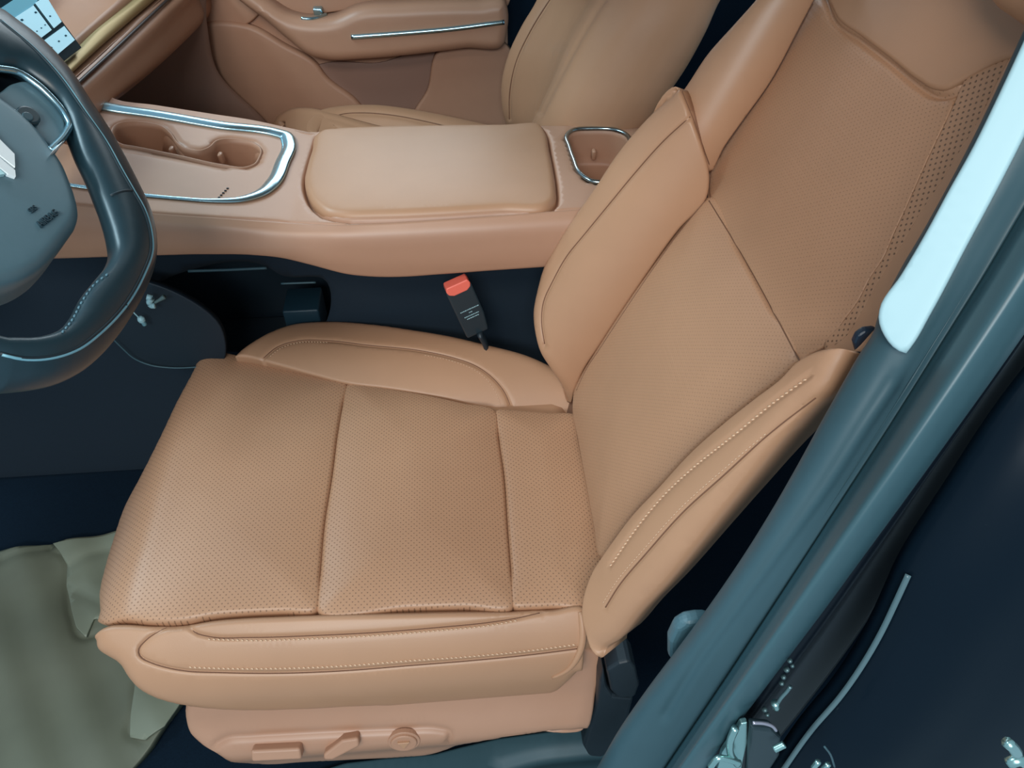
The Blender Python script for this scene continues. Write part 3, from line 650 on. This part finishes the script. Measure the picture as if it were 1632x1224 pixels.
arm = [(380, -25), (425, 2), (462, 24), (490, 30), (530, 28), (570, 12), (640, 6), (760, 2), (806, 3), (810, 20), (807, 55), (804, 68), (740, 76), (660, 86), (580, 93), (520, 94), (495, 88), (460, 62), (425, 32), (385, 2), (355, -25)]
dl_('armrest', arm, .075, .07, M_tan, r=.022, step=.008)
ta = bvh([o for o in dr.children])
P = hits(ta, [(560, 59), (640, 53), (720, 46), (803, 35)], n=20, lift=.001)
tube('chrome_strip', P, .0052, M_chr, dr, n=60, seg=10)
P = hits(ta, [(480, 30), (500, 31), (520, 24)], n=8, lift=.001); tube('handle_trim', P, .004, M_chr, dr, n=20, seg=8)
P = hits(ta, [(507, 22), (508, 23), (509, 25)], n=5, lift=.006)[2]; box('window_switch', P, (.010, 0, 0), (0, .006, .002), (0, -.002, .010), M_chr, dr, bev=.003)
# footwell side
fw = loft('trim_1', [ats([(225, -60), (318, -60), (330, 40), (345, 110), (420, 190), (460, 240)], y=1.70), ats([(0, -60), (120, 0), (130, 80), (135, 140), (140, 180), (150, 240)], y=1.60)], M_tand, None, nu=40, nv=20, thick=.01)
struct(fw)
struct(box('ceiling', (.50, 1.10, 1.165), (.80, 0, 0), (0, .66, 0), (0, 0, .02), mat('headliner', (.5, .5, .48), .9), None, bev=.01))
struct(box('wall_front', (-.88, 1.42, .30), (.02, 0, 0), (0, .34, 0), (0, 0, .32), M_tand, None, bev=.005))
struct(box('wall_right', (.75, 1.80, .35), (.66, 0, 0), (0, .02, 0), (0, 0, .70), M_crp, None, bev=.005))
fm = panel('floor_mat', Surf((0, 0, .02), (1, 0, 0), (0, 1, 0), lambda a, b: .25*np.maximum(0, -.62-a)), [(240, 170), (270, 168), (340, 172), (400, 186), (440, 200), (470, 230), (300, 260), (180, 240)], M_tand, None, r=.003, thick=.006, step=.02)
tag(fm, 'dark tan floor mat in the passenger footwell behind the cup tray', 'mat')
# ------------------------------------------------------------------ steering wheel
wh = thing('steering_wheel', 'dark leather flat-bottomed steering wheel at the left edge of the picture', 'steering wheel', (-.42, .60, .83))
WN = np.array([.707, 0, .707]); W0 = np.array([-.28, .61, .70])
Sw = Surf(W0, (0, 1, 0), (-.707, 0, .707))      # a across the car, b towards the top of the wheel
if Sw.N@WN < 0: Sw = Surf(W0, (0, -1, 0), (-.707, 0, .707))
out = [(0, 25), (61, 74), (101, 118), (138, 172), (172, 221), (196, 263), (218, 306), (233, 337), (243, 370), (246, 398), (243, 428), (230, 465), (208, 506), (184, 540), (159, 568), (132, 589), (92, 607), (46, 616), (0, 620)]
inn = [(0, 108), (31, 114), (56, 130), (84, 156), (101, 184), (112, 214), (123, 245), (138, 277), (152, 312), (164, 345), (173, 378), (176, 402), (167, 426), (148, 450), (126, 478), (110, 508), (84, 535), (50, 546), (0, 547)]
oo = np.array([Sw.pix(u, v, -.010) for u, v in out]); ii = np.array([Sw.pix(u, v, .004) for u, v in inn])
oo = spline(oo, 60); ii = spline(ii, 60)
# the hidden rest of the rim, mirrored about the wheel's centre line and closed over the top
cy = (oo[0, 0]+oo[-1, 0])/2
R = .185; hubb = max(oo[:, 1].max(), oo[0, 1])
def arc(p, q, sign, k):
    m = (p+q)/2; r = np.linalg.norm(p-q)/2; d = (p-m)/r; n = np.array([-d[1], d[0]])*sign
    return np.array([m+d*r*math.cos(t)+n*r*1.02*math.sin(t) for t in np.linspace(0, math.pi, k)[1:-1]])
def closed(P, r): 
    a = arc(P[-1], P[0], 1, 50); b = arc(P[-1], P[0], -1, 50)
    return np.vstack([P, a if a[:, 1].mean() > b[:, 1].mean() else b])
oc = spline(closed(oo, 0), 300, closed=True); ic = spline(closed(ii, 0), 300, closed=True)
# match inner to outer by nearest fraction
Vv = []; Fv = []; seg = 28
tw = .0185
# keep pairs in step on the traced part
oc = np.vstack([spline(oo, 150), spline(closed(oo, 0)[60:], 100)]); ic = np.vstack([spline(ii, 150), spline(closed(ii, 0)[60:], 100)])
n = len(oc)
for i in range(n):
    Mc = (oc[i]+ic[i])/2; A = (oc[i]-ic[i])/2
    for k in range(seg):
        t = 2*math.pi*k/seg; cx = math.copysign(abs(math.cos(t))**.85, math.cos(t)); sx = math.copysign(abs(math.sin(t))**.85, math.sin(t))
        Vv.append(Sw.pos((Mc+A*cx)[None], tw*sx+(.004-.014*(cx+1)/2))[0])
for i in range(n):
    for k in range(seg): Fv.append((i*seg+k, i*seg+(k+1) % seg, ((i+1) % n)*seg+(k+1) % seg, ((i+1) % n)*seg+k))
rim = mesh('rim', Vv, Fv, M_wl, wh)
import bmesh
b_ = bmesh.new(); b_.from_mesh(rim.data); bmesh.ops.recalc_face_normals(b_, faces=b_.faces); b_.to_mesh(rim.data); b_.free()
tr = bvh([rim])
sl = [(0, 32), (55, 78), (97, 124), (134, 177), (168, 226), (191, 268), (211, 303), (227, 331), (238, 367), (240, 398), (227, 435), (199, 484), (159, 527), (123, 554), (77, 569), (31, 570), (0, 563)]
seams(tr, [sl, [(176, 312), (190, 306), (204, 303), (212, 304)], [(199, 484), (205, 492)]], mat('wheel_seam', (.010, .022, .03), .6), rim, r=.0014)
P = hits(tr, [(x+3.2, y+2.0) for x, y in sl], lift=.0); 
if len(P) > 4: tube('piping', P, .0013, mat('wheel_piping', (.20, .42, .50), .35), rim, seg=6)
stitches(tr, [[(174, 436), (150, 455), (131, 482), (115, 512), (98, 532)]], mat('wheel_thread', (.10, .20, .25), .6), rim, pitch=.006)
# airbag cover
ac = [(-170, 40), (-90, 70), (-30, 130), (0, 166), (31, 190), (55, 213), (77, 242), (95, 267), (108, 296), (118, 325), (122, 348), (118, 366), (106, 383), (86, 410), (61, 435), (31, 452), (0, 461), (-60, 470), (-140, 440), (-230, 330), (-240, 160)]
cvr = panel('airbag_cover', Sw, ac, M_air, wh, r=.010, thick=.035, step=.006, off=.010, bulge=.004)
ta = bvh([cvr])
# crest on the cover: a tall lozenge of white facets
def facet(px, hh=.0012):
    P = [hits(ta, [(u-.5, v), (u, v), (u+.5, v)], n=3)[1] for u, v in px]
    return P
def plate(name, px, m, parent, hh=.0014):
    P = np.array([Sw.P(u, v, .0150) for u, v in px]); n = len(P); base = P-Sw.N*.012; topp = P+Sw.N*hh
    Fc = [tuple(range(n))[::-1], tuple(range(n, 2*n))]+[(i, (i+1) % n, n+(i+1) % n, n+i) for i in range(n)]
    return mesh(name, np.vstack([base, topp]), Fc, m, parent, smooth=False)
M_em = mat('white_emblem', (.92, .95, .95), .25, metal=.0, emit=None)
e1 = plate('emblem_facet', [(-14, 208), (0, 225), (22, 247), (23, 268), (0, 250), (-14, 238)], M_em, cvr)
e2 = plate('emblem_facet', [(-14, 242), (0, 254), (23, 273), (24, 283), (12, 279), (-14, 259)], M_em, cvr)
e3 = plate('emblem_facet', [(-14, 263), (-2, 271), (7, 279), (0, 280), (-14, 280)], mat('pale_cyan_mark', (.55, .85, .88), .3), cvr)
# embossed lettering on the cover
Pm = hits(ta, [(60, 350), (70, 345), (80, 340)], n=3)[1]; uA = hits(ta, [(54, 357), (70, 345), (86, 333)], n=5)
dA = uA[-1]-uA[0]; dA /= np.linalg.norm(dA); Nc = Sw.N; dB = np.cross(Nc, dA); dB /= np.linalg.norm(dB)
St = Surf(Pm, dA, dB)
if St.N@Nc < 0: St = Surf(Pm, dA, -dB)
gl = mat('embossed_letters', (.015, .04, .055), .5)
text('AIRBAG', .0078, St, .000, -.003, 0, gl, cvr, lift=.0008, ext=.0008, name='embossed_letters')
text('SRS', .0060, St, -.002, .0085, 0, gl, cvr, lift=.0008, ext=.0008, name='embossed_letters')
# spoke: button pad in a chrome frame
panel('button_pad', Sw, [(-40, 170), (0, 148), (20, 135), (44, 133), (62, 142), (84, 164), (101, 188), (104, 204), (76, 236), (60, 225), (0, 190)], M_air, wh, r=.003, thick=.02, step=.006, off=.004)
dial = prism('thumb_dial', Surf(Sw.P(44, 186, .006), Sw.A, Sw.B), [(.0115*math.cos(a), .0095*math.sin(a)) for a in np.linspace(0, 2*math.pi, 26)[:-1]], -.002, .003, mat('dial_black', (.006, .025, .035), .35), wh, bev=.002, ab=True)
prism('dial_cap', Surf(Sw.P(44, 186, .009), Sw.A, Sw.B), [(.0055*math.cos(a), .0045*math.sin(a)) for a in np.linspace(0, 2*math.pi, 20)[:-1]], -.002, .001, mat('dial_cap', (.03, .07, .09), .3), dial, bev=.001, ab=True)
fr = np.array([Sw.P(u, v, .008) for u, v in [(-60, 112), (-20, 108), (0, 110), (30, 116), (54, 131), (84, 158), (104, 183), (111, 198), (105, 212), (80, 240)]])
tube('chrome_frame', fr, .0034, M_chr, wh, n=120, seg=10)
box('frame_end', Sw.P(91, 236, .014), (Sw.P(101, 228, .014)-Sw.P(82, 244, .014))*.5, Sw.A*.0028, Sw.N*.003, mat('white_trim', (.85, .86, .85), .3), wh, bev=.001)
# spoke body behind the pad, and column
panel('spoke', Sw, [(-120, 120), (-20, 112), (30, 118), (54, 133), (84, 160), (104, 185), (108, 205), (78, 240), (30, 250), (-120, 230)], M_blk, wh, r=.004, thick=.018, step=.012, off=-.012)
col_ = Sw.pos(np.array([[(-1 if Sw.A[1] < 0 else 1)*.0, .19]]), -.03)[0]
tube('column', [col_, col_-WN*.08, col_-WN*.17], [.05, .04, .035], M_blk, wh, seg=24)
# ------------------------------------------------------------------ dashboard and screen
da = thing('dashboard', 'tan dashboard with a gold accent strip running towards the passenger door', 'dashboard', (-.62, 1.2, .6))
A1 = ats([(100, 80), (129, 50), (176, 8), (196, -12), (250, -60)], x=-.56)
A2 = ats([(100, 92), (129, 66), (206, 0), (255, -42)], x=-.53)
A3 = ats([(98, 108), (128, 78), (160, 48), (217, 0), (265, -42)], x=-.52)
A4 = ats([(85, 138), (110, 117), (150, 81), (240, 3), (290, -42)], x=-.52)
A5 = ats([(85, 165), (121, 135), (170, 90), (266, 0), (312, -42)], x=-.505)
ud = ats([(-60, 200), (60, 60), (120, -30), (170, -80)], x=-.70)
def run(lst): return [spline(a, 40) for a in lst]
up_ = A2+0
loft('upper_dashboard', run([np.array([[-1.1, .55, .90], [-1.1, 1.0, .90], [-1.1, 1.9, .90]]), ats([(10, 60), (50, -20), (90, -70), (150, -130)], x=-.66), A1, A2, A2+np.array([.0, 0, -.012])]), M_tan2, da, nu=60, nv=60, thick=.01)
loft('gold_accent', run([A2+np.array([-.006, 0, -.004]), A3+np.array([.004, 0, 0]), (spline(A3, 5)+spline(A4, 5))/2+np.array([.010, 0, 0]), A4+np.array([.003, 0, 0]), A4+np.array([-.01, 0, -.004])]), M_gold, da, nu=60, nv=24, thick=.006)
loft('accent_lower_lip', run([A4+np.array([-.002, 0, -.001]), (spline(A4, 5)+spline(A5, 5))/2+np.array([.006, 0, 0]), A5+np.array([0, 0, .001]), A5+np.array([-.02, 0, 0])]), M_tan, da, nu=60, nv=20, thick=.006)
B1 = ats([(70, 190), (124, 140), (172, 95), (270, 0), (320, -45)], x=-.505)
B2 = ats([(90, 215), (150, 160), (200, 115), (300, 15), (350, -40)], x=-.50)
B3 = ats([(110, 240), (168, 170), (225, 128), (310, 50), (372, -20)], x=-.53)
B4 = B3+np.array([-.05, .0, -.03]); B5 = B3+np.array([-.16, .0, -.05])
loft('lower_dashboard', run([B1+np.array([-.02, 0, .0]), B1, B2, B3, B4, B5]), M_tan2, da, nu=60, nv=60, thick=.01)
box('dashboard_core', (-.78, 1.12, .66), (.14, 0, 0), (0, .52, 0), (0, 0, .07), M_blk, da, bev=.02)
tube('shadow_gap', ats([(112, 144), (121, 135.5), (170, 90.5), (266, .5), (312, -42)], x=-.502), .0022, M_blk, da)
# touchscreen
cr = at(131, 76, y=1.13); cu2 = at(75, 0, y=1.12, ) ; ce = at(94, 106, y=1.06)
eA = (cr-ce)/np.linalg.norm(cr-ce); eB = cu2-cr; eB -= eA*(eB@eA); eB /= np.linalg.norm(eB)
Ss = Surf(cr, eA, eB)
if Ss.N@(C-cr) < 0: Ss = Surf(cr, -eA, eB)
scn = thing('touchscreen', 'dark touchscreen showing pale blue cards, behind the steering wheel', 'screen', tuple(cr))
def sp(name, px, z0, z1, m, bev=0): return setp(prism(name, Ss, px, z0, z1, m, None, bev=bev), scn)
sp('screen_body', [(131, 76), (75, 0), (36, -54), (-140, 60), (-60, 230), (20, 163)], -.014, 0, mat('screen_glass', (.02, .055, .075), .15), .0015)
M_cd = mat('screen_card', (.5, .75, .85), .3, emit=(.42, .80, .98), es=.62); M_bgd = mat('screen_background', (.1, .3, .4), .3, emit=(.18, .48, .62), es=.55)
sp('wallpaper', [(53, 8), (60, 0), (48, -18), (-100, 80), (-30, 190), (10, 160), (14, 34)], .0002, .0006, M_bgd)
sp('app_card', [(52, 9), (81, 48), (53, 69), (17, 32)], .0008, .0014, M_cd)
sp('app_card', [(55, 5), (72, -6), (97, 35), (85, 45)], .0008, .0014, M_cd)
sp('app_card', [(101, 42), (118, 64), (82, 94), (58, 73)], .0008, .0014, M_cd)
M_ic = mat('screen_icon', (.02, .10, .16), .4)
for (u, v, s) in ((55, 20, 2.6), (33, 32, 3), (30, 41, 2.4), (70, 40, 1.6), (64, 45, 1.6), (57, 50, 1.6), (50, 55, 1.6), (78, 26, 2), (103, 57, 2.4), (92, 66, 2.2), (80, 76, 2.2), (35, 47, 1.4)):
    sp('screen_icon', [(u-s, v), (u, v-s*.6), (u+s, v+s*.2), (u, v+s*.9)], .0016, .0020, M_ic)
# ------------------------------------------------------------------ footwell: carpet mat, cable clips, kick panel
def hm(a, b): return .003*np.sin(a*23+b*9)+.004*np.sin(b*31-a*12)+.0025*np.sin(a*71+b*47)
Sm = Surf((0, 0, 0), (1, 0, 0), (0, 1, 0), hm)
M_mat = mat('floor_film', (.125, .130, .090), .6, noise=.35, nscale=7); M_film = mat('creased_film', (.19, .205, .15), .5, noise=.10, nscale=14)
nt = M_mat.node_tree
pm = panel('floor_mat', Sm, [(-160, 905), (0, 878), (100, 861), (204, 842), (330, 830), (330, 1085), (292, 1113), (262, 1158), (240, 1190), (205, 1232), (150, 1330), (-160, 1330)], M_mat, None, r=.002, thick=.012, step=.012, smooth=False,
     dip=[([(80, 868), (105, 890), (108, 940), (115, 985), (133, 1015), (150, 1012)], .006, .004), ([(215, 1090), (212, 1130), (205, 1165), (225, 1180)], .006, .004), ([(0, 890), (40, 876), (80, 870)], .01, .004)])
pm.name = 'floor_mat'
panel('film_layer', Surf((0, 0, .004), (1, 0, 0), (0, 1, 0), hm), [(84, 866), (96, 880), (106, 900), (106, 935), (114, 970), (122, 1000), (137, 1016), (150, 985), (190, 1000), (217, 1070), (214, 1100), (208, 1140), (207, 1175), (230, 1180), (262, 1158), (292, 1113), (330, 1085), (330, 832), (204, 844)], M_film, pm, r=.001, thick=.004, step=.012, smooth=False, dip=[([(120, 940), (160, 960), (200, 1000)], .01, .003), ([(110, 900), (150, 880), (200, 870)], .01, .003)])
tag(pm, 'creased grey-green protective mat on the floor in front of the driver seat', 'mat')
def clip(pts, blob, lab):
    t = thing('cable_clip', lab, 'clip', tuple(np.array(blob)), 'pale clips in the footwell'); return t
Mc_ = mat('pale_plastic', (.30, .48, .52), .4)
t = thing('cable_clip', 'small pale curved clip with a short pin, upper of two beside the wheel rim', 'clip', tuple(at(240, 480, y=.88)), 'pale clips in the dark footwell')
yk = .866
setp(tube('clip_hook', ats([(234, 473), (241, 475), (238, 482), (242, 487), (247, 487)], y=yk), .0042, Mc_, None, n=20), t)
setp(tube('clip_pin', ats([(247, 482), (254, 478), (262, 473)], y=yk), [.002, .0025, .0035], mat('clip_pin', (.10, .15, .15), .4), None, n=14), t)
t = thing('cable_clip', 'small pale round clip on a thin wire, lower of two beside the wheel rim', 'clip', tuple(at(226, 511, y=.88)), 'pale clips in the dark footwell')
setp(tube('wire', ats([(213, 498), (218, 503), (223, 508)], y=yk), .0009, Mc_, None, n=10), t)
setp(tube('clip_head', ats([(222, 505), (225, 509), (227, 512)], y=yk), [.003, .0052, .0045], Mc_, None, n=12, seg=14), t)
setp(tube('clip_foot', ats([(228, 513), (231, 518)], y=yk), .0032, mat('clip_foot', (.12, .26, .30), .4), None, n=6), t)
kp = tube('kick_panel_edge', ats([(180, 540), (195, 555), (215, 572), (240, 582), (270, 586), (330, 584)], y=.872), .0011, M_trm, None, n=60)
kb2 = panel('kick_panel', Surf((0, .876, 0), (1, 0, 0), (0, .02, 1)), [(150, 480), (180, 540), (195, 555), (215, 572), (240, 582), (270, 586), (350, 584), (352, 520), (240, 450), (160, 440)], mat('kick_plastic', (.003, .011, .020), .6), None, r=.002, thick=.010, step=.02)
tag(kb2, 'dark kick panel with a thin pale edge under the console, beside the wheel rim', 'panel'); kp.parent = kb2
# ------------------------------------------------------------------ door sill
sl_ = thing('door_sill', 'blue-grey plastic door sill under the seat switches', 'sill', (.1, .33, -.02))
S0 = Surf((0, 0, -.005), (1, 0, 0), (0, 1, 0))
panel('sill_plate', S0, [(380, 1265), (500, 1232), (551, 1216), (611, 1209), (693, 1202), (734, 1191), (795, 1177), (883, 1165), (960, 1160), (1100, 1150), (1100, 1330), (380, 1330)], M_trm, sl_, r=.004, thick=.05, step=.015, smooth=False,
      dip=[([(800, 1228), (850, 1214), (930, 1204), (1000, 1200)], .010, .010)])
struct(box('wall_left', (.55, .36, .06), (.42, 0, 0), (0, .004, 0), (0, 0, .07), M_crp, None, bev=.001)) if False else None
# ------------------------------------------------------------------ pillar
pi = thing('door_pillar', 'blue-grey door pillar with rubber seal slanting up the right of the seat', 'pillar', (.15, .28, 0))
def yv(v, o): return .285+(.40-.285)*(1219-v)/689.0+o
def ply(pts, o): return np.array([at(u, v, y=yv(v, o)) for u, v in pts])
L0 = [(905, 1300), (956, 1219), (990, 1161), (1035, 1096), (1083, 1032), (1132, 966), (1170, 912), (1211, 850), (1263, 765), (1316, 672), (1338, 634), (1377, 567), (1400, 530), (1407, 508), (1441, 438), (1480, 372), (1551, 243), (1606, 131), (1637, 64), (1705, -80)]
L0s = [(905, 1300), (956, 1219), (990, 1161), (1030, 1094), (1072, 1030), (1122, 984)]
L1 = [(945, 1310), (1012, 1220), (1060, 1140), (1110, 1058), (1170, 975), (1210, 920), (1260, 850), (1316, 771), (1377, 677), (1423, 608), (1448, 560), (1484, 499), (1546, 383), (1592, 306), (1650, 190), (1770, -60)]
L2 = [(1008, 1300), (1060, 1222), (1150, 1088), (1229, 968), (1285, 882), (1346, 788), (1416, 680), (1465, 602), (1506, 536), (1561, 448), (1632, 328), (1720, 178), (1855, -60)]
L3 = [(1070, 1300), (1135, 1210), (1196, 1128), (1255, 1050), (1317, 968), (1377, 886), (1438, 803), (1515, 697), (1585, 600), (1632, 533), (1740, 370), (1960, 20)]
def mixp(a, b, k): return spline(np.array(a, float), 30)*(1-k)+spline(np.array(b, float), 30)*k
def ply2(P, o): return np.array([at(u, v, y=yv(v, o)) for u, v in P])
i0 = ply(L0, 0); 
loft('pillar_trim', [bh(i0, .05)+np.array([.006, 0, 0]), i0, ply2(mixp(L0, L1, .5), -.012), ply(L1, -.018), ply2(mixp(L1, L2, .5), -.024), ply(L2, -.030), ply(L2, -.030)+np.array([.01, .02, 0])], M_trm, pi, nu=160, nv=70, thick=.004,
     grooves=[([(a, b) for a, b in L1[2:10]], .005, .0025)])
loft('rubber_seal', [ply(L2, -.026)+np.array([.0, .012, 0]), ply2(mixp(L2, L3, .03), -.030), ply2(mixp(L2, L3, .22), -.050), ply2(mixp(L2, L3, .5), -.062), ply2(mixp(L2, L3, .8), -.060), ply(L3, -.048), ply(L3, -.030)+np.array([.006, .02, 0])], M_rub, pi, nu=160, nv=60, thick=.004)
# pale upper pillar cover
Spv = Surf(at(1440, 560, y=yv(560, -.022)), at(1600, 300, y=yv(300, -.022))-at(1440, 560, y=yv(560, -.022)), at(1470, 350, y=yv(350, -.010))-at(1520, 420, y=yv(420, -.026)))
if Spv.N@(C-Spv.O) < 0: Spv = Surf(Spv.O, Spv.A, -Spv.B)
M_pale = mat('pale_pillar_cover', (.44, .64, .69), .5)
panel('upper_cover', Spv, [(1400, 505), (1402, 491), (1436, 438), (1475, 372), (1514, 300), (1546, 243), (1601, 131), (1632, 64), (1700, -80), (1790, -80), (1660, 160), (1634, 214), (1587, 306), (1543, 388), (1484, 499), (1450, 556), (1444, 563), (1436, 561), (1408, 533)], M_pale, pi, r=.003, thick=.02, step=.01, off=.004, smooth=True)
Sk2 = Surf(at(1380, 545, y=.425), (1, 0, 0), (0, .1, 1))
prism('guide_knob', Sk2, [(1398, 523), (1378, 525), (1365, 534), (1360, 546), (1364, 560), (1378, 568), (1400, 560)], -.006, .002, mat('dark_blue_plastic', (.008, .02, .04), .4), pi, bev=.003)
prism('belt_anchor', Surf(at(1090, 1015, y=.335), (1, 0, 0), (0, .1, 1)), [(1066, 1045), (1066, 1020), (1076, 998), (1092, 988), (1112, 985), (1135, 985), (1100, 1060), (1074, 1055)], -.012, .004, mat('anchor_cover', (.06, .13, .16), .45), pi, bev=.006)
# jamb between the seal and the rear door
M_jm = mat('jamb_paint', (.004, .007, .012), .35, spec=.2, noise=.3, nscale=12)
J1 = ply(L3, -.046); J2 = np.array([at(u, v, y=yv(v, -.05)+.02) for u, v in [(1160, 1300), (1215, 1224), (1248, 1186), (1285, 1140), (1346, 1060), (1386, 1002), (1411, 962), (1441, 916), (1500, 810), (1580, 690), (1700, 520), (1960, 120)]])
loft('jamb', [J1+np.array([-.004, .015, 0]), J1+np.array([.006, .006, 0]), (spline(J1, 20)+spline(J2, 20))/2+np.array([0, .012, 0]), J2+np.array([.004, .01, 0])], M_jm, pi, nu=100, nv=30, thick=.004)
rd = thing('rear_door', 'dark glossy rear door edge filling the lower right corner', 'car door', tuple(at(1450, 1200, y=.22)))
def sq(o): return setp(o, rd)
E1 = [(1160, 1300), (1215, 1224), (1248, 1186), (1285, 1140), (1346, 1060), (1386, 1002), (1411, 962), (1441, 916), (1520, 790), (1600, 670), (1700, 540), (1960, 160)]
E2 = [(1195, 1300), (1245, 1224), (1292, 1158), (1335, 1108), (1378, 1045), (1404, 998), (1421, 962), (1443, 914), (1523, 789), (1603, 669), (1703, 540), (1963, 160)]
def pe(L, o): return np.array([at(u, v, y=yv(v, o)) for u, v in L])
sq(loft('door_edge_highlight', [pe(E1[:8], -.045), pe(E1[:8], -.050), pe(E2[:8], -.060), pe(E2[:8], -.064)], mat('door_edge_highlight', (.09, .15, .17), .3), None, nu=100, nv=16, thick=.004))  # pale strip: the streak highlight on the door's edge, put into the colour
D0 = spline(pe(E2, -.062), 30)
rows = [D0+np.array([-.002, .012, 0]), D0]
for k, (dx, dy) in enumerate(((.03, -.010), (.08, -.022), (.16, -.030), (.26, -.030), (.40, -.020))): rows.append(D0+np.array([dx, dy-.02, -dx*.12]))
sq(loft('door_skin', rows, M_pnt, None, nu=100, nv=60, thick=.006))
# latch striker and hinge metal at the foot of the jamb
lt = thing('door_latch', 'shiny metal door latch with a loop, at the foot of the jamb below the seal', 'latch', tuple(at(1180, 1190, y=.25)))
M_mt = mat('zinc_metal', (.40, .62, .60), .25, metal=.9); M_mk = mat('dark_metal', (.03, .05, .06), .35, metal=.4)
def lk(o): return setp(o, lt)
def pq(px, o=-.06): return np.array([at(u, v, y=yv(v, o)) for u, v in px])
Sj = Surf(pq([(1190, 1180)])[0], pq([(1270, 1180)])[0]-pq([(1190, 1180)])[0], np.array([0, .12, 1]))
if Sj.N@(C-Sj.O) < 0: Sj = Surf(Sj.O, -Sj.A, Sj.B)
lk(prism('striker_plate', Sj, [(1142, 1224), (1150, 1196), (1166, 1172), (1180, 1150), (1190, 1148), (1190, 1180), (1180, 1226)], -.003, .002, M_mt, None, bev=.001))
lk(tube('striker_loop', pq([(1172, 1160), (1164, 1180), (1166, 1205), (1176, 1218)], -.066), .0032, M_mt, None, n=30))
lk(tube('striker_loop', pq([(1132, 1222), (1146, 1208), (1160, 1210), (1178, 1216)], -.068), .0028, M_mt, None, n=30))
lk(prism('latch_body', Sj, [(1192, 1145), (1225, 1148), (1240, 1162), (1238, 1190), (1216, 1224), (1186, 1224)], -.002, .008, M_mk, None, bev=.003))
lk(tube('latch_lever', pq([(1200, 1152), (1218, 1153), (1232, 1158), (1237, 1164)], -.075), .0014, mat('lever', (.55, .5, .58), .3, metal=.8), None, n=20))
lk(tube('latch_pin', pq([(1234, 1194), (1242, 1190), (1250, 1186)], -.075), .0030, M_mt, None, n=10))
lk(tube('spring', pq([(1237, 1125), (1245, 1112), (1254, 1102), (1260, 1094)], -.06), .0016, mat('spring_steel', (.16, .26, .28), .3, metal=.6), None, n=16))
lk(tube('spring_end', pq([(1235, 1120), (1237, 1128)], -.06), .0034, M_mt, None, n=6))
for (u, v, s) in ((1218, 1130, 3), (1222, 1138, 2.5), (1245, 1088, 2.4), (1253, 1066, 3), (1258, 1052, 2.5), (1248, 1078, 2.5), (1262, 1060, 2)):
    lk(tube('bolt', pq([(u, v), (u+1.5, v+2)], -.058), .0008*s, mat('bolt', (.10, .16, .17), .4, metal=.6), None, n=4))
def hp(px): return np.array([at(u, v, y=.12) for u, v in px])
setp(tube('hinge_arm', hp([(1606, 1184), (1613, 1190), (1620, 1200)]), .0028, M_mt, None, n=12), rd)
setp(tube('hinge_arm', hp([(1608, 1216), (1618, 1212), (1640, 1218)]), .0030, M_mt, None, n=12), rd)
for a in ((1296, 1224, 1304, 1214), (1312, 1226, 1320, 1218)): setp(tube('stud', np.array([at(a[0], a[1], y=.19), at(a[2], a[3], y=.19)]), .0022, M_mt, None, n=6), rd)
setp(tube('edge_line', np.array([at(u, v, y=.19) for u, v in [(1314, 1190), (1322, 1200), (1330, 1222)]]), .0008, M_trm, None, n=12), rd)
# dark inner side panel behind the seat base and the pillar
struct(mesh('wall_left', [(.16, .34, -.014), (1.2, .30, -.014), (1.2, .30, .55), (.35, .41, .42), (.17, .39, .20), (.16, .36, -.014), (1.2, .32, -.014), (1.2, .32, .55), (.35, .43, .42), (.17, .41, .20)],
      [(0, 1, 2, 3, 4), (9, 8, 7, 6, 5), (0, 5, 6, 1), (1, 6, 7, 2), (2, 7, 8, 3), (3, 8, 9, 4), (4, 9, 5, 0)], M_crp, smooth=False)) if False else None
